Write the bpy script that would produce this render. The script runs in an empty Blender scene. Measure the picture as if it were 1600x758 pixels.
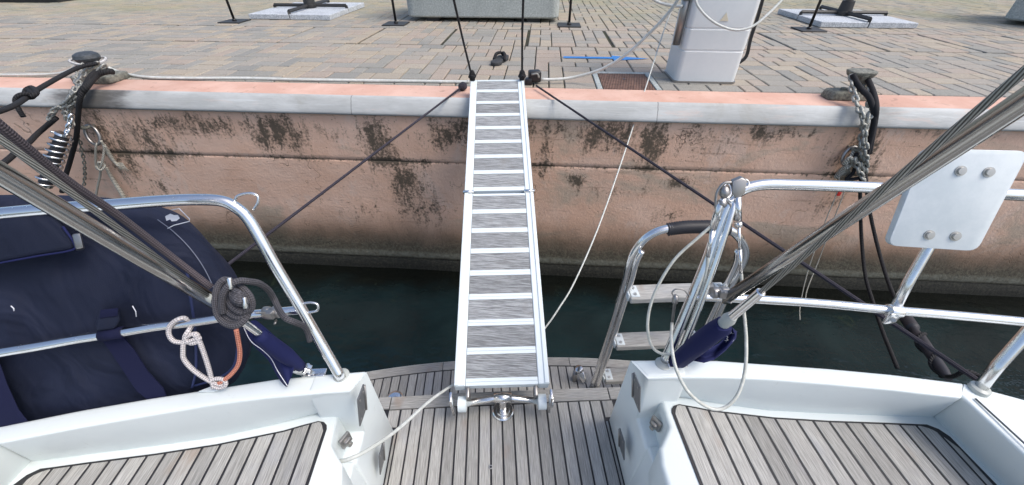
import bpy, bmesh, math, random
from mathutils import Vector, Matrix, noise
random.seed(7)
S = bpy.context.scene
COL = S.collection
# ------------------------------------------------------------------ camera, world, sun, exposure
F, CX, CY = 614.0, 800.0, 379.0            # focal length of the photograph in its pixels, and its centre
PITCH, YAW, EYE = math.radians(37.8), math.radians(3.9), 2.21
fw = Vector((-math.sin(YAW)*math.cos(PITCH), math.cos(YAW)*math.cos(PITCH), -math.sin(PITCH)))
rt = Vector((math.cos(YAW), math.sin(YAW), 0)); up = rt.cross(fw)
cam_d = bpy.data.cameras.new('camera'); cam = bpy.data.objects.new('camera', cam_d); COL.objects.link(cam)
cam.location = (0, 0, EYE); cam.rotation_euler = (math.pi/2 - PITCH, 0, YAW)
cam_d.sensor_fit = 'HORIZONTAL'; cam_d.sensor_width = 36; cam_d.lens = 36*F/1600
cam_d.clip_start = 0.02; cam_d.clip_end = 2000
S.camera = cam
W = bpy.data.worlds.new('World'); S.world = W; W.use_nodes = True
SUN_EL, SUN_AZ = math.radians(56), math.radians(108)     # azimuth clockwise from +y
nt = W.node_tree; bg = nt.nodes['Background']; sky = nt.nodes.new('ShaderNodeTexSky')
sky.sky_type = 'NISHITA'; sky.sun_disc = False; sky.sun_elevation = SUN_EL; sky.sun_rotation = SUN_AZ
sky.dust_density = 3.5; sky.air_density = 1.0; sky.ozone_density = 1.0
nt.links.new(sky.outputs[0], bg.inputs[0]); bg.inputs[1].default_value = 0.15
sl = bpy.data.lights.new('sun', 'SUN'); so = bpy.data.objects.new('sun', sl); COL.objects.link(so)
sl.energy = 1.3; sl.angle = math.radians(28); sl.color = (1.0, .975, .93)
sd = Vector((math.sin(SUN_AZ)*math.cos(SUN_EL), math.cos(SUN_AZ)*math.cos(SUN_EL), math.sin(SUN_EL)))
so.rotation_euler = sd.to_track_quat('Z', 'Y').to_euler(); so.location = (0, 0, 10)
S.view_settings.view_transform = 'Standard'; S.view_settings.look = 'None'
S.view_settings.exposure = 0.55; S.view_settings.gamma = 1

# ------------------------------------------------------------------ survey helpers: image measurement -> world metres
EYEV = Vector((0, 0, EYE))
BA = math.radians(6.7); BM = Matrix.Rotation(BA, 4, 'Z'); BI = BM.inverted()   # the boat lies 6.7 deg off the quay's normal
def ray(u, v): return fw + rt*((u-CX)/F) - up*((v-CY)/F)
def PD(u, v, d): return EYEV + ray(u, v)*d
def PH(u, v, h): r = ray(u, v); return EYEV + r*(-h/r.z)
def PY(u, v, y): r = ray(u, v); return EYEV + r*(y/r.y)
def PB(u, v, y): r = ray(u, v); rb = BI @ r; return EYEV + r*(y/rb.y)
def bw(x, y, h): return BM @ Vector((x, y, EYE-h))
def hz(h): return EYE-h
def PR(u, v, off=0.0):                      # the slanting surface the stern rails lie in
    r = BI @ ray(u, v); t = .8
    for i in range(40):
        x, y, h = r.x*t, r.y*t, -r.z*t
        y0 = .60-.10*x*x + .42*(.85-h) + off
        t += (y0-y)*.6/r.y
    return EYEV + BM @ (r*t)

# ------------------------------------------------------------------ materials
MATS = {}
def mat(name, col, rough=.6, metal=0., build=None, **kw):
    m = bpy.data.materials.new(name); m.use_nodes = True; MATS[name] = m
    b = m.node_tree.nodes['Principled BSDF']
    b.inputs['Base Color'].default_value = (*col, 1); b.inputs['Roughness'].default_value = rough; b.inputs['Metallic'].default_value = metal
    for k, v in kw.items(): b.inputs[k.replace('_', ' ')].default_value = v
    if build: build(m.node_tree, b)
    return m
class G:
    def __init__(s, nt, b): s.nt = nt; s.b = b; s.N = nt.nodes; s.L = nt.links
    def n(s, t, **kw):
        x = s.N.new(t)
        for k, v in kw.items(): setattr(x, k, v)
        return x
    def put(s, sock, v):
        if isinstance(v, bpy.types.NodeSocket): s.L.new(v, sock)
        elif isinstance(v, (tuple, list)) and len(v) == 3 and sock.type == 'RGBA': sock.default_value = (*v, 1)
        else: sock.default_value = v
    def coord(s, k='Object'): return s.n('ShaderNodeTexCoord').outputs[k]
    def pos(s): return s.n('ShaderNodeNewGeometry').outputs['Position']
    def map(s, v, sc=(1, 1, 1), rot=(0, 0, 0), loc=(0, 0, 0)):
        m = s.n('ShaderNodeMapping'); s.put(m.inputs[0], v); m.inputs['Scale'].default_value = sc; m.inputs['Rotation'].default_value = rot; s.put(m.inputs['Location'], loc); return m.outputs[0]
    def noise(s, v, scale, detail=4, rough=.55, dist=0):
        m = s.n('ShaderNodeTexNoise'); s.put(m.inputs['Vector'], v); m.inputs['Scale'].default_value = scale; m.inputs['Detail'].default_value = detail
        m.inputs['Roughness'].default_value = rough; m.inputs['Distortion'].default_value = dist; return m.outputs['Fac']
    def voro(s, v, scale, feat='F1'):
        m = s.n('ShaderNodeTexVoronoi', feature=feat); s.put(m.inputs['Vector'], v); m.inputs['Scale'].default_value = scale; return m.outputs['Distance']
    def math(s, op, a, b=0.):
        m = s.n('ShaderNodeMath', operation=op); s.put(m.inputs[0], a); s.put(m.inputs[1], b); return m.outputs[0]
    def rng(s, v, a, b, c=0., d=1.):
        m = s.n('ShaderNodeMapRange', interpolation_type='SMOOTHSTEP'); s.put(m.inputs[0], v)
        for i, q in enumerate((a, b, c, d)): m.inputs[i+1].default_value = q
        return m.outputs[0]
    def mix(s, f, a, b, mode='MIX'):
        m = s.n('ShaderNodeMix', data_type='RGBA', blend_type=mode); s.put(m.inputs[0], f); s.put(m.inputs[6], a); s.put(m.inputs[7], b); return m.outputs[2]
    def sep(s, v): m = s.n('ShaderNodeSeparateXYZ'); s.put(m.inputs[0], v); return m.outputs
    def rnd(s): return s.n('ShaderNodeObjectInfo').outputs['Random']
    def attr(s, nm): return s.n('ShaderNodeAttribute', attribute_name=nm).outputs
    def bump(s, h, st=.3, d=.002):
        m = s.n('ShaderNodeBump'); s.put(m.inputs['Height'], h); m.inputs['Strength'].default_value = st; m.inputs['Distance'].default_value = d; s.L.new(m.outputs[0], s.b.inputs['Normal'])
    def col(s, v): s.put(s.b.inputs['Base Color'], v)
    def rough(s, v): s.put(s.b.inputs['Roughness'], v)

def m_teak(nt, b):
    g = G(nt, b); o = g.coord(); r = g.rnd()
    sh = g.n('ShaderNodeCombineXYZ'); g.put(sh.inputs[0], g.math('MULTIPLY', r, 37.)); g.put(sh.inputs[1], g.math('MULTIPLY', r, 19.))
    gr = g.noise(g.map(o, (1, .03, 1), loc=sh.outputs[0]), 520, 3, .65); g2 = g.noise(g.map(o, (1, .06, 1), loc=sh.outputs[0]), 90, 4, .6, .6)
    bl = g.noise(g.map(o, (1, .5, 1), loc=sh.outputs[0]), 14, 3)
    c = g.mix(g.rng(gr, .33, .70), (.235, .23, .215), (.435, .425, .40))
    c = g.mix(g.rng(g2, .55, .75, 0, .45), c, (.22, .20, .175))
    c = g.mix(g.rng(bl, .5, .75, 0, .4), c, (.30, .31, .34))
    v = g.math('ADD', g.math('MULTIPLY', g.math('FRACT', g.math('MULTIPLY', r, 7.31)), .42), .8)
    c = g.mix(1., c, _rgb(g, v), 'MULTIPLY')
    wet = g.noise(g.map(g.pos(), (1, .4, 1)), 9, 3)
    c = g.mix(g.rng(wet, .62, .78, 0, .6), c, (.26, .17, .11))
    g.col(c); g.rough(.75); g.bump(gr, .5, .0015)
def _rgb(g, v):
    m = g.n('ShaderNodeCombineColor')
    for i in range(3): g.put(m.inputs[i], v)
    return m.outputs[0]
def m_gel(nt, b):
    g = G(nt, b); p = g.pos(); n = g.noise(p, 6, 4); n2 = g.noise(p, 60, 3)
    c = g.mix(g.rng(n, .45, .75, 0, .35), (.70, .75, .745), (.63, .68, .675)); c = g.mix(g.rng(n2, .66, .8, 0, .25), c, (.52, .52, .48))
    c = g.mix(g.rng(g.noise(g.map(p, (1, 1, .2)), 24, 5, .75, .4), .62, .74, 0, .3), c, (.42, .41, .36)); c = g.mix(g.rng(g.voro(p, 42), .02, .05, .35, 0), c, (.3, .27, .22)); g.col(c); g.rough(g.rng(n, .3, .8, .3, .5)); g.bump(g.noise(p, 220, 2), .06, .001)
def m_grid(seed):
    def f(nt, b):
        g = G(nt, b); o = g.coord(); r = g.rnd()
        sh = g.n('ShaderNodeCombineXYZ'); g.put(sh.inputs[1], g.math('MULTIPLY', r, 31.))
        n = g.noise(g.map(o, (.018, 1, 1), loc=sh.outputs[0]), 380, 3, .7); n2 = g.noise(g.map(o, (.15, 1, 1), loc=sh.outputs[0]), 60, 3)
        c = g.mix(g.rng(n, .4, .62), (.15, .155, .16), (.385, .40, .405)); c = g.mix(g.rng(n2, .5, .8, 0, .35), c, (.25, .25, .25)); dn = g.noise(g.pos(), 16, 5, .7, .4); c = g.mix(g.rng(dn, .52, .75, 0, .4), c, (.20, .185, .165)); v = g.math('ADD', g.math('MULTIPLY', r, .24), .86); c = g.mix(1., c, _rgb(g, v), 'MULTIPLY')
        g.col(c); g.rough(.7); g.bump(n, .7, .002)
    return f
def m_wall(nt, b):
    g = G(nt, b); p = g.pos(); z = g.sep(p)[2]; st = g.attr('stain')['Fac']
    fine = g.noise(p, 55, 5, .65); big = g.noise(g.map(p, (1, 1, 1.6)), 2.2, 5, .6); streak = g.noise(g.map(p, (1, 1, .12)), 26, 5, .65, .3); med = g.noise(p, 9, 6, .7, .4)
    c = g.mix(g.rng(big, .35, .7), (.71, .455, .325), (.76, .525, .40))
    c = g.mix(g.rng(med, .5, .8, 0, .55), c, (.55, .34, .245))
    c = g.mix(g.rng(g.noise(g.map(p, (.25, 1, 2.5)), 7, 4, .6), .56, .72, 0, .35), c, (.74, .53, .41))
    # greyish chalky patches
    c = g.mix(g.rng(g.noise(g.map(p, (.7, 1, 1.3)), 1.9, 4, .6, .5), .53, .66, 0, .62), c, (.38, .345, .27)); c = g.mix(g.rng(g.noise(g.map(p, (.8, 1, .5)), 5.5, 5, .7, .5), .57, .66, 0, .5), c, (.72, .55, .45)); c = g.mix(g.rng(g.noise(g.map(p, (.12, 1, 1.5)), 15, 5, .7, .3), .60, .68, 0, .5), c, (.36, .23, .165))
    # dark algae, where the stain attribute allows it
    blot = g.noise(g.map(p, (1, 1, .6)), 13, 6, .75, .5); s = g.math('ADD', g.math('MULTIPLY', st, 1.0), g.math('ADD', g.math('MULTIPLY', g.math('SUBTRACT', blot, .5), 1.7), g.math('ADD', g.math('MULTIPLY', g.math('SUBTRACT', streak, .5), .55), g.math('MULTIPLY', g.math('SUBTRACT', fine, .5), 1.3))))
    c = g.mix(g.rng(g.math('ADD', st, g.math('MULTIPLY', g.math('SUBTRACT', med, .5), .9)), .3, .8, 0, .3), c, (.33, .23, .16)); run = g.noise(g.map(p, (1, 1, .07), (0, .12, 0)), 34, 4, .6, .2); s2 = g.math('ADD', s, g.math('MULTIPLY', g.math('SUBTRACT', run, .5), 1.0)); c = g.mix(g.rng(s2, .32, .70, 0, .5), c, (.15, .11, .075)); c = g.mix(g.rng(s, .46, .80, 0, .85), c, (.065, .055, .038))
    # pits
    pit = g.voro(g.map(p, (1, 1, 1.4)), 26); pn = g.noise(p, 4.2, 3)
    pm = g.math('MULTIPLY', g.rng(pit, .05, .14, 1, 0), g.rng(pn, .48, .6))
    c = g.mix(g.math('MULTIPLY', pm, .9), c, (.09, .055, .035))
    pit2 = g.voro(p, 75); c = g.mix(g.math('MULTIPLY', g.math('MULTIPLY', g.rng(pit2, .07, .16, 1, 0), g.rng(g.noise(p, 7, 3), .5, .62)), .6), c, (.10, .06, .04))
    ck = g.n('ShaderNodeTexVoronoi', feature='DISTANCE_TO_EDGE'); wv = g.n('ShaderNodeMix', data_type='RGBA'); wv.inputs[0].default_value = .30
    nn = g.n('ShaderNodeTexNoise'); g.put(nn.inputs['Vector'], p); nn.inputs['Scale'].default_value = 6; g.put(wv.inputs[6], p); g.put(wv.inputs[7], nn.outputs['Color'])
    g.put(ck.inputs['Vector'], wv.outputs[2]); ck.inputs['Scale'].default_value = 3.7
    cr = g.math('MULTIPLY', g.rng(ck.outputs['Distance'], .002, .010, 1, 0), g.rng(g.noise(p, 3.1, 2), .56, .64))
    c = g.mix(g.math('MULTIPLY', cr, .45), c, (.13, .08, .05))
    zz = g.math('ADD', z, g.math('MULTIPLY', g.math('SUBTRACT', g.noise(g.map(p, (1, 1, .5)), 5, 5, .65), .5), .16))
    rust = g.rng(zz, .30, .60, 1, 0)
    c = g.mix(g.math('MULTIPLY', rust, .75), c, (.15, .10, .06))
    c = g.mix(g.math('MULTIPLY', g.rng(zz, .20, .42, 1, 0), .92), c, g.mix(g.rng(fine, .35, .7), (.028, .028, .02), (.085, .085, .06)))
    zl = g.math('ADD', z, g.math('MULTIPLY', g.math('SUBTRACT', g.noise(p, 9, 4), .5), .03))
    c = g.mix(g.math('MULTIPLY', g.math('MULTIPLY', g.rng(zl, .115, .135), g.rng(zl, .155, .19, 1, 0)), g.rng(g.noise(p, 30, 4), .2, .75, .1, .75)), c, (.16, .17, .14))
    c = g.mix(g.rng(zl, .10, .125, .95, 0), c, g.mix(g.rng(fine, .4, .72), (.009, .010, .008), (.035, .035, .025)))
    sp = g.voro(p, 60); c = g.mix(g.math('MULTIPLY', g.rng(sp, .05, .09, 1, 0), g.math('MULTIPLY', g.rng(zl, .16, .2, 1, 0), g.rng(g.noise(p, 17, 2), .5, .6))), c, (.35, .36, .33))
    g.col(c); g.rough(.85); g.bump(g.math('SUBTRACT', g.math('ADD', fine, g.math('MULTIPLY', med, 1.2)), g.math('ADD', g.math('MULTIPLY', cr, 1.), g.math('MULTIPLY', pm, 1.))), .7, .006)
def m_pink(nt, b):
    g = G(nt, b); p = g.pos(); n = g.noise(p, 4, 5, .6); f = g.noise(p, 70, 4, .7)
    c = g.mix(g.rng(n, .35, .7), (.58, .345, .265), (.68, .45, .36)); c = g.mix(g.rng(f, .58, .75, 0, .5), c, (.36, .20, .14))
    c = g.mix(g.rng(g.noise(p, 11, 5, .7, .8), .6, .68, 0, .5), c, (.30, .19, .14)); st = g.attr('stain')['Fac']
    c = g.mix(g.math('MULTIPLY', st, .8), c, (.10, .08, .065)); g.col(c); g.rough(.9); g.bump(f, .4, .002)
def m_coping(nt, b):
    g = G(nt, b); p = g.pos(); n = g.noise(g.map(p, (.25, 1, 1)), 7, 5, .65); f = g.noise(g.map(p, (.1, 1, 1)), 110, 4, .7); d = g.noise(g.map(p, (.6, 1, 1)), 3.5, 5, .7, .5)
    c = g.mix(g.rng(n, .35, .7), (.40, .41, .40), (.55, .565, .555)); c = g.mix(g.rng(f, .55, .75, 0, .35), c, (.24, .24, .23))
    c = g.mix(g.rng(d, .54, .74, 0, .7), c, (.30, .28, .235)); c = g.mix(g.rng(g.noise(g.map(p, (.5, 1, 3)), 5, 5, .7, .4), .58, .70, 0, .45), c, (.60, .47, .41)); c = g.mix(g.rng(g.noise(g.map(p, (.06, 1, 2)), 16, 4, .7), .6, .7, 0, .4), c, (.66, .70, .71)); st = g.attr('stain')['Fac']
    c = g.mix(g.rng(g.math('ADD', st, g.math('MULTIPLY', g.math('SUBTRACT', n, .5), 1.6)), .3, .8, 0, .9), c, (.06, .055, .05))
    ln = g.math('ABSOLUTE', g.math('SUBTRACT', g.math('FRACT', g.math('DIVIDE', g.math('ADD', g.sep(p)[0], g.math('ADD', g.math('MULTIPLY', g.noise(p, 20, 2), .01), 9.88)), 1.93)), .5)); c = g.mix(g.rng(ln, .0, .0022, .8, 0), c, (.06, .06, .055))
    g.col(c); g.rough(.65); g.bump(g.math('ADD', f, g.math('MULTIPLY', d, 2.)), .4, .004)
def m_paver(nt, b):
    g = G(nt, b); p = g.pos(); t = g.attr('tone'); f = g.noise(p, 130, 4, .75); n = g.noise(p, 2.2, 4); w = g.noise(p, 14, 4)
    c = g.mix(g.rng(f, .3, .72), (.72, .72, .72), (1.2, 1.2, 1.2)); c = g.mix(1., t['Color'], c, 'MULTIPLY')
    c = g.mix(g.rng(n, .42, .72, 0, .45), c, (.31, .285, .25)); c = g.mix(g.rng(w, .6, .8, 0, .35), c, (.20, .18, .15))
    y = g.sep(p)[1]; c = g.mix(g.math('MULTIPLY', g.rng(y, 4.8, 6.2), g.rng(g.noise(p, 1.2, 4), .4, .7, .15, .5)), c, (.26, .25, .12))
    g.col(c); g.rough(.85); g.bump(f, .5, .002)
def m_joint(nt, b):
    g = G(nt, b); p = g.pos(); n = g.noise(p, 12, 5, .7)
    g.col(g.mix(g.rng(n, .4, .66), (.022, .019, .015), (.045, .05, .02))); g.rough(.95); g.bump(g.noise(p, 300, 3), .5, .003)
def m_water(nt, b):
    g = G(nt, b); p = g.pos(); y = g.sep(p)[1]
    n = g.noise(p, 1.7, 4, .6, .4); c = g.mix(g.rng(n, .35, .7), (.005, .014, .0165), (.009, .023, .0255))
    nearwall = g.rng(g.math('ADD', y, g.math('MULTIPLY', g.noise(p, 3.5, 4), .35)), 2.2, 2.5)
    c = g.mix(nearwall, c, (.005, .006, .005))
    weed = g.math('MULTIPLY', g.rng(y, 1.95, 2.1), g.math('MULTIPLY', g.rng(y, 2.2, 2.34, 1, 0), g.rng(g.noise(p, 5, 5, .7, .6), .56, .7)))
    c = g.mix(g.math('MULTIPLY', weed, .6), c, (.022, .032, .02))
    g.col(c); g.rough(.06); b.inputs['IOR'].default_value = 1.33
    g.bump(g.math('ADD', g.noise(g.map(p, (.6, 1.3, 1)), 6, 3), g.math('MULTIPLY', g.noise(p, 26, 2), .3)), .32, .03)
def m_speck(a, c2, scale, lo=.35, hi=.68, bump=.3, rg=.8):
    def f(nt, b):
        g = G(nt, b); p = g.pos(); n = g.noise(p, scale, 5, .75); n2 = g.noise(p, scale*.06, 4)
        c = g.mix(g.rng(n, lo, hi), a, c2); c = g.mix(g.rng(n2, .45, .75, 0, .35), c, tuple(x*.7 for x in a)); g.col(c); g.rough(rg); g.bump(n, bump, .002)
    return f
def m_rope(c1, c2, pitch, strands, braid=False, rg=.8, depth=.0015, metal=0):
    def f(nt, b):
        g = G(nt, b); uv = g.sep(g.coord('UV'))
        a = g.math('SINE', g.math('MULTIPLY', g.math('ADD', g.math('DIVIDE', uv[0], pitch), g.math('MULTIPLY', uv[1], float(strands))), 2*math.pi))
        if braid:
            a2 = g.math('SINE', g.math('MULTIPLY', g.math('SUBTRACT', g.math('DIVIDE', uv[0], pitch), g.math('MULTIPLY', uv[1], float(strands))), 2*math.pi)); a = g.math('MULTIPLY', a, a2)
        fz = g.noise(g.coord(), 900, 2); k = g.rng(g.math('ADD', a, g.math('MULTIPLY', g.math('SUBTRACT', fz, .5), .7)), -.75, .65)
        g.col(g.mix(k, c1, c2)); g.rough(rg); g.bump(a, .8, depth)
    return f
def m_navy(nt, b):
    g = G(nt, b); p = g.pos(); w = g.noise(p, 900, 2); n = g.noise(p, 5, 4, .6, .6); fold = g.noise(g.map(p, (1, 1, .45), (0, .5, 0)), 7, 3, .5, .8)
    c = g.mix(g.rng(n, .3, .75), (.007, .011, .029), (.014, .0195, .046)); c = g.mix(g.rng(g.noise(p, 35, 4, .7), .6, .8, 0, .3), c, (.02, .024, .045)); g.col(c); g.rough(.7); b.inputs['Specular IOR Level'].default_value = .3
    g.bump(g.math('ADD', g.math('MULTIPLY', w, .03), fold), .95, .04)
def m_rust(nt, b):
    g = G(nt, b); p = g.pos(); n = g.noise(p, 40, 5, .7); x = g.sep(p)
    ck = g.math('SINE', g.math('MULTIPLY', g.math('ADD', x[0], x[1]), 2*math.pi/.045)); c2 = g.math('SINE', g.math('MULTIPLY', g.math('SUBTRACT', x[0], x[1]), 2*math.pi/.03))
    h = g.math('MULTIPLY', ck, c2); c = g.mix(g.rng(n, .35, .7), (.085, .04, .026), (.20, .105, .07)); c = g.mix(g.rng(h, .2, .7, 0, .5), c, (.24, .17, .14)); g.col(c); g.rough(.8); g.bump(h, .8, .004)
def m_chrome(nt, b):
    g = G(nt, b); p = g.pos(); n = g.noise(p, 30, 4); f = g.noise(p, 160, 3); g.col(g.mix(g.rng(n, .5, .8, 0, .3), (.78, .78, .78), (.55, .51, .45))); g.rough(g.math('ADD', g.rng(n, .3, .8, .15, .28), g.rng(f, .6, .8, 0, .12)))
mat('teak', (.3, .3, .3), build=m_teak); mat('caulk', (.018, .017, .02), .5); mat('gelcoat', (.8, .8, .8), .3, build=m_gel)
mat('gelcoat_line', (.12, .13, .14), .6)
mat('gangway_grid', (.3, .3, .3), build=m_grid(1)); mat('strut_steel', (.42, .41, .39), .22, 1.); mat('white_alloy', (.68, .745, .765), .45); mat('quay_render', (.5, .3, .2), build=m_wall)
mat('pink_paint', (.6, .35, .3), build=m_pink); mat('coping_grey', (.4, .42, .42), build=m_coping); mat('paver', (.3, .3, .3), build=m_paver)
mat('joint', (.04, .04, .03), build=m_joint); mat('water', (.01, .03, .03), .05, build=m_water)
mat('concrete', (.3, .3, .3), build=m_speck((.30, .33, .315), (.50, .53, .51), 60)); mat('granite', (.4, .4, .42), build=m_speck((.30, .33, .36), (.70, .73, .76), 90))
mat('chrome', (.78, .78, .79), .14, 1., build=m_chrome); mat('steel_dull', (.34, .33, .32), .38, .9); mat('iron_dark', (.035, .035, .035), .55, .2)
mat('bollard_iron', (.1, .1, .1), build=m_speck((.10, .10, .085), (.27, .27, .225), 50, rg=.7)); mat('cap_iron', (.05, .06, .07), build=m_speck((.03, .036, .042), (.075, .085, .095), 50, rg=.55))
mat('galvanised', (.3, .3, .3), .55, .5, build=m_speck((.22, .22, .20), (.50, .50, .46), 120, rg=.5))
mat('black_plastic', (.014, .014, .016), .4); mat('dark_rubber', (.03, .03, .036), .55); mat('strap_black', (.010, .010, .013), .85)
mat('rope_black', (.02, .02, .02), build=m_rope((.003, .003, .004), (.014, .014, .017), .012, 3)); mat('rope_guy', (.02, .02, .02), build=m_rope((.015, .013, .022), (.055, .048, .068), .006, 3, True))
mat('rope_mauve', (.1, .09, .1), build=m_rope((.035, .028, .034), (.10, .083, .094), .008, 5, True, depth=.001)); mat('rope_slate', (.1, .1, .1), build=m_rope((.035, .034, .040), (.095, .092, .105), .007, 5, True, depth=.001))
mat('rope_pale', (.5, .45, .45), build=m_rope((.44, .40, .40), (.76, .72, .71), .009, 3, True)); mat('rope_orange', (.6, .2, .12), build=m_rope((.50, .14, .08), (.76, .34, .24), .009, 3, True))
mat('rope_weathered', (.3, .28, .24), build=m_rope((.24, .23, .19), (.60, .58, .51), .014, 3)); mat('hose_white', (.60, .61, .57), .5, build=m_speck((.52, .54, .50), (.66, .67, .64), 30, rg=.45))
mat('cable_clear', (.52, .54, .50), .35, build=m_speck((.44, .45, .40), (.62, .63, .58), 40, bump=.05, rg=.35)); mat('rope_white', (.5, .5, .5), build=m_rope((.36, .36, .36), (.66, .66, .66), .010, 3, True))
mat('wire', (.4, .4, .4), .35, .9, build=m_rope((.10, .10, .09), (.44, .44, .41), .022, 9, rg=.4, depth=.0005)); MATS['wire'].node_tree.nodes['Principled BSDF'].inputs['Metallic'].default_value = .7
mat('navy', (.02, .03, .07), build=m_navy); mat('navy_bright', (.011, .015, .072), .8, Specular_IOR_Level=.25); mat('navy_strap', (.007, .009, .036), .85, Specular_IOR_Level=.25); mat('navy_piping', (.02, .03, .10), .5); mat('piping_grey', (.16, .18, .24), .6); mat('thread_white', (.7, .72, .78), .6)
mat('rust', (.12, .06, .04), build=m_rust); mat('blue_paint', (.035, .19, .52), build=m_speck((.025, .16, .47), (.06, .25, .58), 60, bump=.1)); mat('sign_yellow', (.66, .60, .46), .5); mat('pedestal_white', (.74, .76, .78), .4, build=m_speck((.70, .735, .74), (.75, .78, .78), 6, bump=.03, rg=.38))
mat('blue_fitting', (.02, .07, .42), .4); mat('red_tag', (.6, .03, .02), .5); mat('sandal_sole', (.04, .042, .045), .8); mat('plate_white', (.64, .69, .70), .4, build=m_speck((.60, .655, .67), (.69, .735, .745), 9, bump=.03, rg=.38)); mat('bolt', (.46, .45, .42), .4, .8); mat('grating', (.14, .08, .06), .8)
mat('hinge_grey', (.16, .165, .17), .45, .4); mat('transparent_pvc', (.42, .44, .41), .25)

# ------------------------------------------------------------------ mesh helpers
class M:
    def __init__(s): s.v = []; s.f = []; s.uv = {}
    def add(s, vs, fs, uvs=None):
        o = len(s.v); s.v += [Vector(q) for q in vs]
        for i, q in enumerate(fs):
            s.f.append([o+k for k in q])
            if uvs: s.uv[len(s.f)-1] = uvs[i]
        return s
    def box(s, c, d, rot=None):
        c = Vector(c); vs = []
        for x in (-.5, .5):
            for y in (-.5, .5):
                for z in (-.5, .5):
                    q = Vector((x*d[0], y*d[1], z*d[2])); vs.append(c + (rot @ q if rot else q))
        return s.add(vs, [(0, 1, 3, 2), (4, 6, 7, 5), (0, 4, 5, 1), (2, 3, 7, 6), (0, 2, 6, 4), (1, 5, 7, 3)])
    def prism(s, bot, top):                       # two rings of the same count
        n = len(bot); return s.add(list(bot)+list(top), [tuple(range(n-1, -1, -1)), tuple(range(n, 2*n))]+[(i, (i+1) % n, n+(i+1) % n, n+i) for i in range(n)])
    def tube(s, pts, r, n=10, closed=False, sm=0, cap=True):
        pts = [Vector(p) for p in pts]
        if sm: pts, r = smooth(pts, r, sm, closed)
        m = len(pts); rr = r if isinstance(r, (list, tuple)) else [r]*m
        tang = []
        for i in range(m):
            a = pts[(i-1) % m] if (closed or i > 0) else pts[0]; b = pts[(i+1) % m] if (closed or i < m-1) else pts[-1]
            t = (b-a); tang.append(t.normalized() if t.length > 1e-9 else Vector((0, 0, 1)))
        ref = Vector((0, 0, 1)) if abs(tang[0].z) < .9 else Vector((1, 0, 0))
        nn = (ref - tang[0]*ref.dot(tang[0])).normalized(); vs = []; L = [0.]
        for i in range(m):
            if i: nn = (nn - tang[i]*nn.dot(tang[i])); nn = nn.normalized() if nn.length > 1e-6 else ref; L.append(L[-1]+(pts[i]-pts[i-1]).length)
            bb = tang[i].cross(nn)
            for k in range(n):
                a = 2*math.pi*k/n; vs.append(pts[i]+(nn*math.cos(a)+bb*math.sin(a))*rr[i])
        fs, uvs = [], []; L.append(L[-1]+(pts[0]-pts[-1]).length)
        for i in range(m if closed else m-1):
            j = (i+1) % m
            for k in range(n):
                k2 = (k+1) % n; fs.append((i*n+k, i*n+k2, j*n+k2, j*n+k)); uvs.append(((L[i], k/n), (L[i], (k+1)/n), (L[i+1], (k+1)/n), (L[i+1], k/n)))
        if cap and not closed:
            fs += [tuple(range(n-1, -1, -1)), tuple(range((m-1)*n, m*n))]; uvs += [tuple((0, 0) for k in range(n))]*2
        return s.add(vs, fs, uvs)
    def lathe(s, o, axis, prof, n=20):            # prof: (distance along axis, radius)
        axis = Vector(axis).normalized(); ref = Vector((0, 0, 1)) if abs(axis.z) < .9 else Vector((1, 0, 0)); a = (ref-axis*ref.dot(axis)).normalized(); b = axis.cross(a); o = Vector(o); vs = []
        for d, r in prof:
            for k in range(n): t = 2*math.pi*k/n; vs.append(o+axis*d+(a*math.cos(t)+b*math.sin(t))*max(r, 1e-5))
        m = len(prof); fs = [(i*n+k, i*n+(k+1) % n, (i+1)*n+(k+1) % n, (i+1)*n+k) for i in range(m-1) for k in range(n)]
        fs += [tuple(range(n-1, -1, -1)), tuple(range((m-1)*n, m*n))]
        return s.add(vs, fs)
def smooth(pts, r, k, closed=False):
    n = len(pts); out = []; rl = isinstance(r, (list, tuple)); ro = []
    for i in range(n if closed else n-1):
        p0 = pts[(i-1) % n] if closed or i > 0 else pts[0]*2-pts[1]; p1 = pts[i]; p2 = pts[(i+1) % n]; p3 = pts[(i+2) % n] if closed or i < n-2 else pts[-1]*2-pts[-2]
        for j in range(k):
            t = j/k; out.append(.5*((2*p1)+(p2-p0)*t+(2*p0-5*p1+4*p2-p3)*t*t+(3*p1-p0-3*p2+p3)*t**3))
            if rl: ro.append(r[i]*(1-t)+r[(i+1) % n]*t)
    if not closed:
        out.append(pts[-1])
        if rl: ro.append(r[-1])
    return out, (ro if rl else r)
def wmat(o):
    r = o.matrix_basis.copy()
    while o.parent: o = o.parent; r = o.matrix_basis @ r
    return r
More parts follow.
